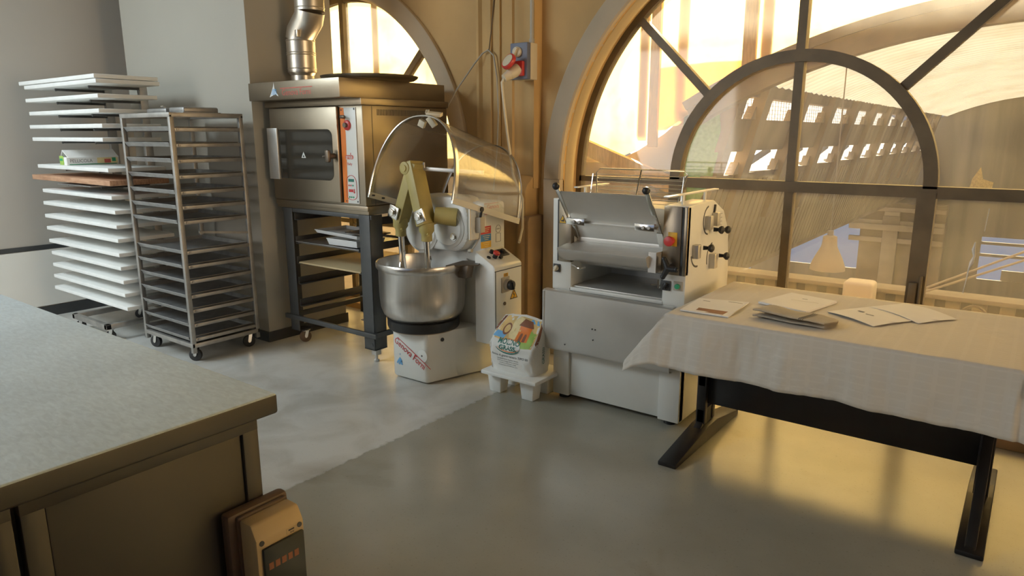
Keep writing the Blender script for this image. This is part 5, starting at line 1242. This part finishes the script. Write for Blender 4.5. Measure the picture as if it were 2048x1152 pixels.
# folded towel
tw = thing('folded_towel', (-.83, 3.19, TT), 'folded grey striped towel lying in front of the paper stack', 'towel')
t0 = V((-.985, 3.13, TT)); e1 = V((.315, -.035, 0)); e2 = V((.03, .15, 0))
b = MB()
prof = [(.95, .002), (.3, .002), (.06, .003), (.0, .009), (.04, .015), (.35, .0165), (.8, .0165), (.93, .021), (.95, .027), (.9, .032), (.5, .036), (.15, .036), (.03, .04), (.0, .046), (.05, .052), (.4, .052), (.97, .044)]
def tow(u, v):
    k_ = v*(len(prof)-1); i = min(int(k_), len(prof)-2); f = k_-i; p = prof[i][0]*(1-f)+prof[i+1][0]*f; h = prof[i][1]*(1-f)+prof[i+1][1]*f
    return t0+e1*u+e2*p+V((.012*math.sin(p*3), .006*math.sin(9*u+p*2), (h*.75*(1-.35*u))+.003*math.sin(11*u)*p+.0025))
b.grid(tow, 26, 64); bmesh.ops.solidify(b.bm, geom=b.bm.faces[:], thickness=.0025); bmesh.ops.recalc_face_normals(b.bm, faces=b.bm.faces); b._m(0); twb = obj('cloth', b, 'towel', tw, sharp=70)
b = MB()
for k_ in range(3):
    u = .66+.025*k_; b.tube([tow(u, v_)+V((0, 0, .0015)) for v_ in [.72+.26*i/12 for i in range(13)]], .0016, 6)
obj('stripe', b, 'ink_grey', twb)

# ================================================================== wall socket, conduit and cables on the pilaster
so_ = thing('wall_socket', (-2.96, 4.05, 1.96), 'blue grey industrial socket box with red plug on the pilaster', 'socket')
b = MB(); b.box((-3.03, 4.045, 1.965), (-2.885, 4.125, 2.205), .004); obj('back_box', b, 'socket_white', so_)
b = MB(); b.box((-3.03, 4.005, 1.965), (-2.885, 4.046, 2.205), .006); fp = obj('face_plate', b, 'socket_blue', so_)
b = MB(); b.cyl((-2.965, 4.006, 2.145), (-2.965, 3.985, 2.145), .034, n=28, bev=.004); b.obox((-2.965, 3.975, 2.145), (.018, .02, .06), (0, .5, 0), .004); obj('rotary_switch', b, 'socket_white', fp)
b = MB(); b.box((-2.985, 3.975, 1.985), (-2.905, 4.006, 2.085), .008); obj('outlet_frame', b, 'red_plastic', fp)
dn = V((-.35, -.72, -.45)).normalized(); c0 = V((-2.95, 3.99, 2.03))
b = MB(); c1 = c0+V((-.015, -.085, .045)); dd = V((-.22, -.80, .50)).normalized(); b.cyl(c1-dd*.012, c1+dd*.014, .056, n=32, bev=.004); lid = obj('flap_lid', b, 'red_plastic', so_)
b = MB(); b.cyl(c1+dd*.013, c1+dd*.0165, .045, n=28); obj('lid_face', b, 'socket_white', lid)
b = MB(); b.cyl(c0, c0+dn*.075, .042, .036, n=28); b.cyl(c0+dn*.07, c0+dn*.125, .034, .026, n=24); pg = obj('plug', b, 'socket_white', so_)
b = MB(); e = c0+dn*.12
b.tube([e, e+V((-.01, -.015, -.03)), e+V((-.008, -.005, -.12)), e+V((-.002, .03, -.35)), e+V((.02, .07, -.65)), (-2.93, 4.02, 1.15), (-2.89, 3.96, .95), (-2.80, 3.80, .88)], .009, 10); obj('plug_cable', b, 'socket_white', pg)
cd = MB(); cd.cyl((-2.915, 4.10, 2.20), (-2.915, 4.10, H), .014, n=16); cd.cyl((-2.915, 4.10, 2.20), (-2.915, 4.10, 2.235), .019, n=16)
for z in (2.6, 3.2): cd.box((-2.94, 4.095, z), (-2.89, 4.125, z+.02), .003)
tag(obj('conduit_pipe', cd, 'cable_grey'), 'thin grey conduit running up the pilaster from the socket box', 'conduit')
b = MB(); lp_ = [(-3.72, 4.08, 1.76), (-3.6, 4.10, 1.93), (-3.45, 4.12, 2.10), (-3.36, 4.11, 2.17), (-3.30, 4.10, 2.19), (-3.25, 4.10, 2.15), (-3.22, 4.10, 2.0), (-3.20, 4.09, 1.75), (-3.19, 4.06, 1.5), (-3.18, 4.0, 1.2)]
b.tube(lp_, .006, 8); tag(obj('looped_cable', b, 'cable_grey'), 'thin grey cable looping over the pilaster behind the mixer guard', 'cable')
b = MB(); b.tube([(-3.30, 4.11, 2.185), (-3.285, 4.125, 2.35), (-3.25, 4.12, 2.6), (-3.24, 4.12, 3.0), (-3.24, 4.12, H)], .004, 6); tag(obj('thin_wire', b, 'cable_dark'), 'thin dark wire dropping to the top of the cable loop', 'wire')

# ================================================================== light, sky, camera
w = bpy.data.worlds.new('World'); SC.world = w; w.use_nodes = True
nt = w.node_tree; bg = nt.nodes['Background']
tc = nt.nodes.new('ShaderNodeTexCoord'); sx = nt.nodes.new('ShaderNodeSeparateXYZ'); nt.links.new(tc.outputs['Generated'], sx.inputs[0])
rp = nt.nodes.new('ShaderNodeValToRGB'); rp.color_ramp.elements[0].position = .45; rp.color_ramp.elements[1].position = .9
rp.color_ramp.elements[0].color = (.22, .29, .46, 1); rp.color_ramp.elements[1].color = (.34, .44, .66, 1)
ad = nt.nodes.new('ShaderNodeMath'); ad.operation = 'MULTIPLY_ADD'; ad.inputs[1].default_value = .5; ad.inputs[2].default_value = .5
nt.links.new(sx.outputs['Z'], ad.inputs[0]); nt.links.new(ad.outputs[0], rp.inputs[0]); nt.links.new(rp.outputs[0], bg.inputs[0]); bg.inputs[1].default_value = .6
def light(name, kind, loc, d, energy, col, **k):
    l = bpy.data.lights.new(name, kind); o = bpy.data.objects.new(name, l); COL.objects.link(o); o.location = loc
    o.rotation_euler = V(d).to_track_quat('-Z', 'Y').to_euler(); l.energy = energy; l.color = col
    for a, v in k.items(): setattr(l, a, v)
    return o
light('sun', 'SUN', (0, 30, 30), (.25, -.72, -.62), 21, (1, .865, .655), angle=.01)
light('window_daylight', 'AREA', (-5.8, -4.15, 2.0), (.15, 1, -.10), 56, (1, .965, .89), shape='RECTANGLE', size=2.2, size_y=2.3)
light('added_cool_overhead', 'AREA', (-5.95, -.4, 3.6), (.1, .1, -1), 140, (.78, .92, 1.0), shape='RECTANGLE', size=1.7, size_y=2.8)  # added cool lamp under the closed ceiling, brightens floor and counter
light('added_warm_side_fill', 'AREA', (5.0, 2.8, 2.0), (-1, .2, .02), 15, (1, .70, .38), shape='RECTANGLE', size=2.2, size_y=2.2, spread=math.radians(64))  # added lamp out of view, warms the faces turned to the right
cam = bpy.data.cameras.new('camera'); co = bpy.data.objects.new('camera', cam); COL.objects.link(co)
yw, pt, rl, F = .645468, .216565, -.00116, 1398.5
f = V((-math.sin(yw)*math.cos(pt), math.cos(yw)*math.cos(pt), -math.sin(pt))); r = V((math.cos(yw), math.sin(yw), 0)); u = r.cross(f)
r2 = r*math.cos(rl)+u*math.sin(rl); u2 = -r*math.sin(rl)+u*math.cos(rl)
mw = Matrix((r2, u2, -f)).transposed().to_4x4(); mw.translation = (0, 0, 1.6); co.matrix_world = mw
cam.sensor_width = 36; cam.lens = F*36/2048; cam.clip_end = 300; cam.clip_start = .05
SC.camera = co
SC.view_settings.view_transform = 'Standard'; SC.view_settings.look = 'None'; SC.view_settings.gamma = 1; SC.view_settings.use_curve_mapping = False
SC.view_settings.exposure = .7
SC.cycles.use_denoising = True
SC.cycles.transparent_max_bounces = 24; SC.cycles.max_bounces = 12; SC.cycles.diffuse_bounces = 5; SC.cycles.sample_clamp_indirect = 6
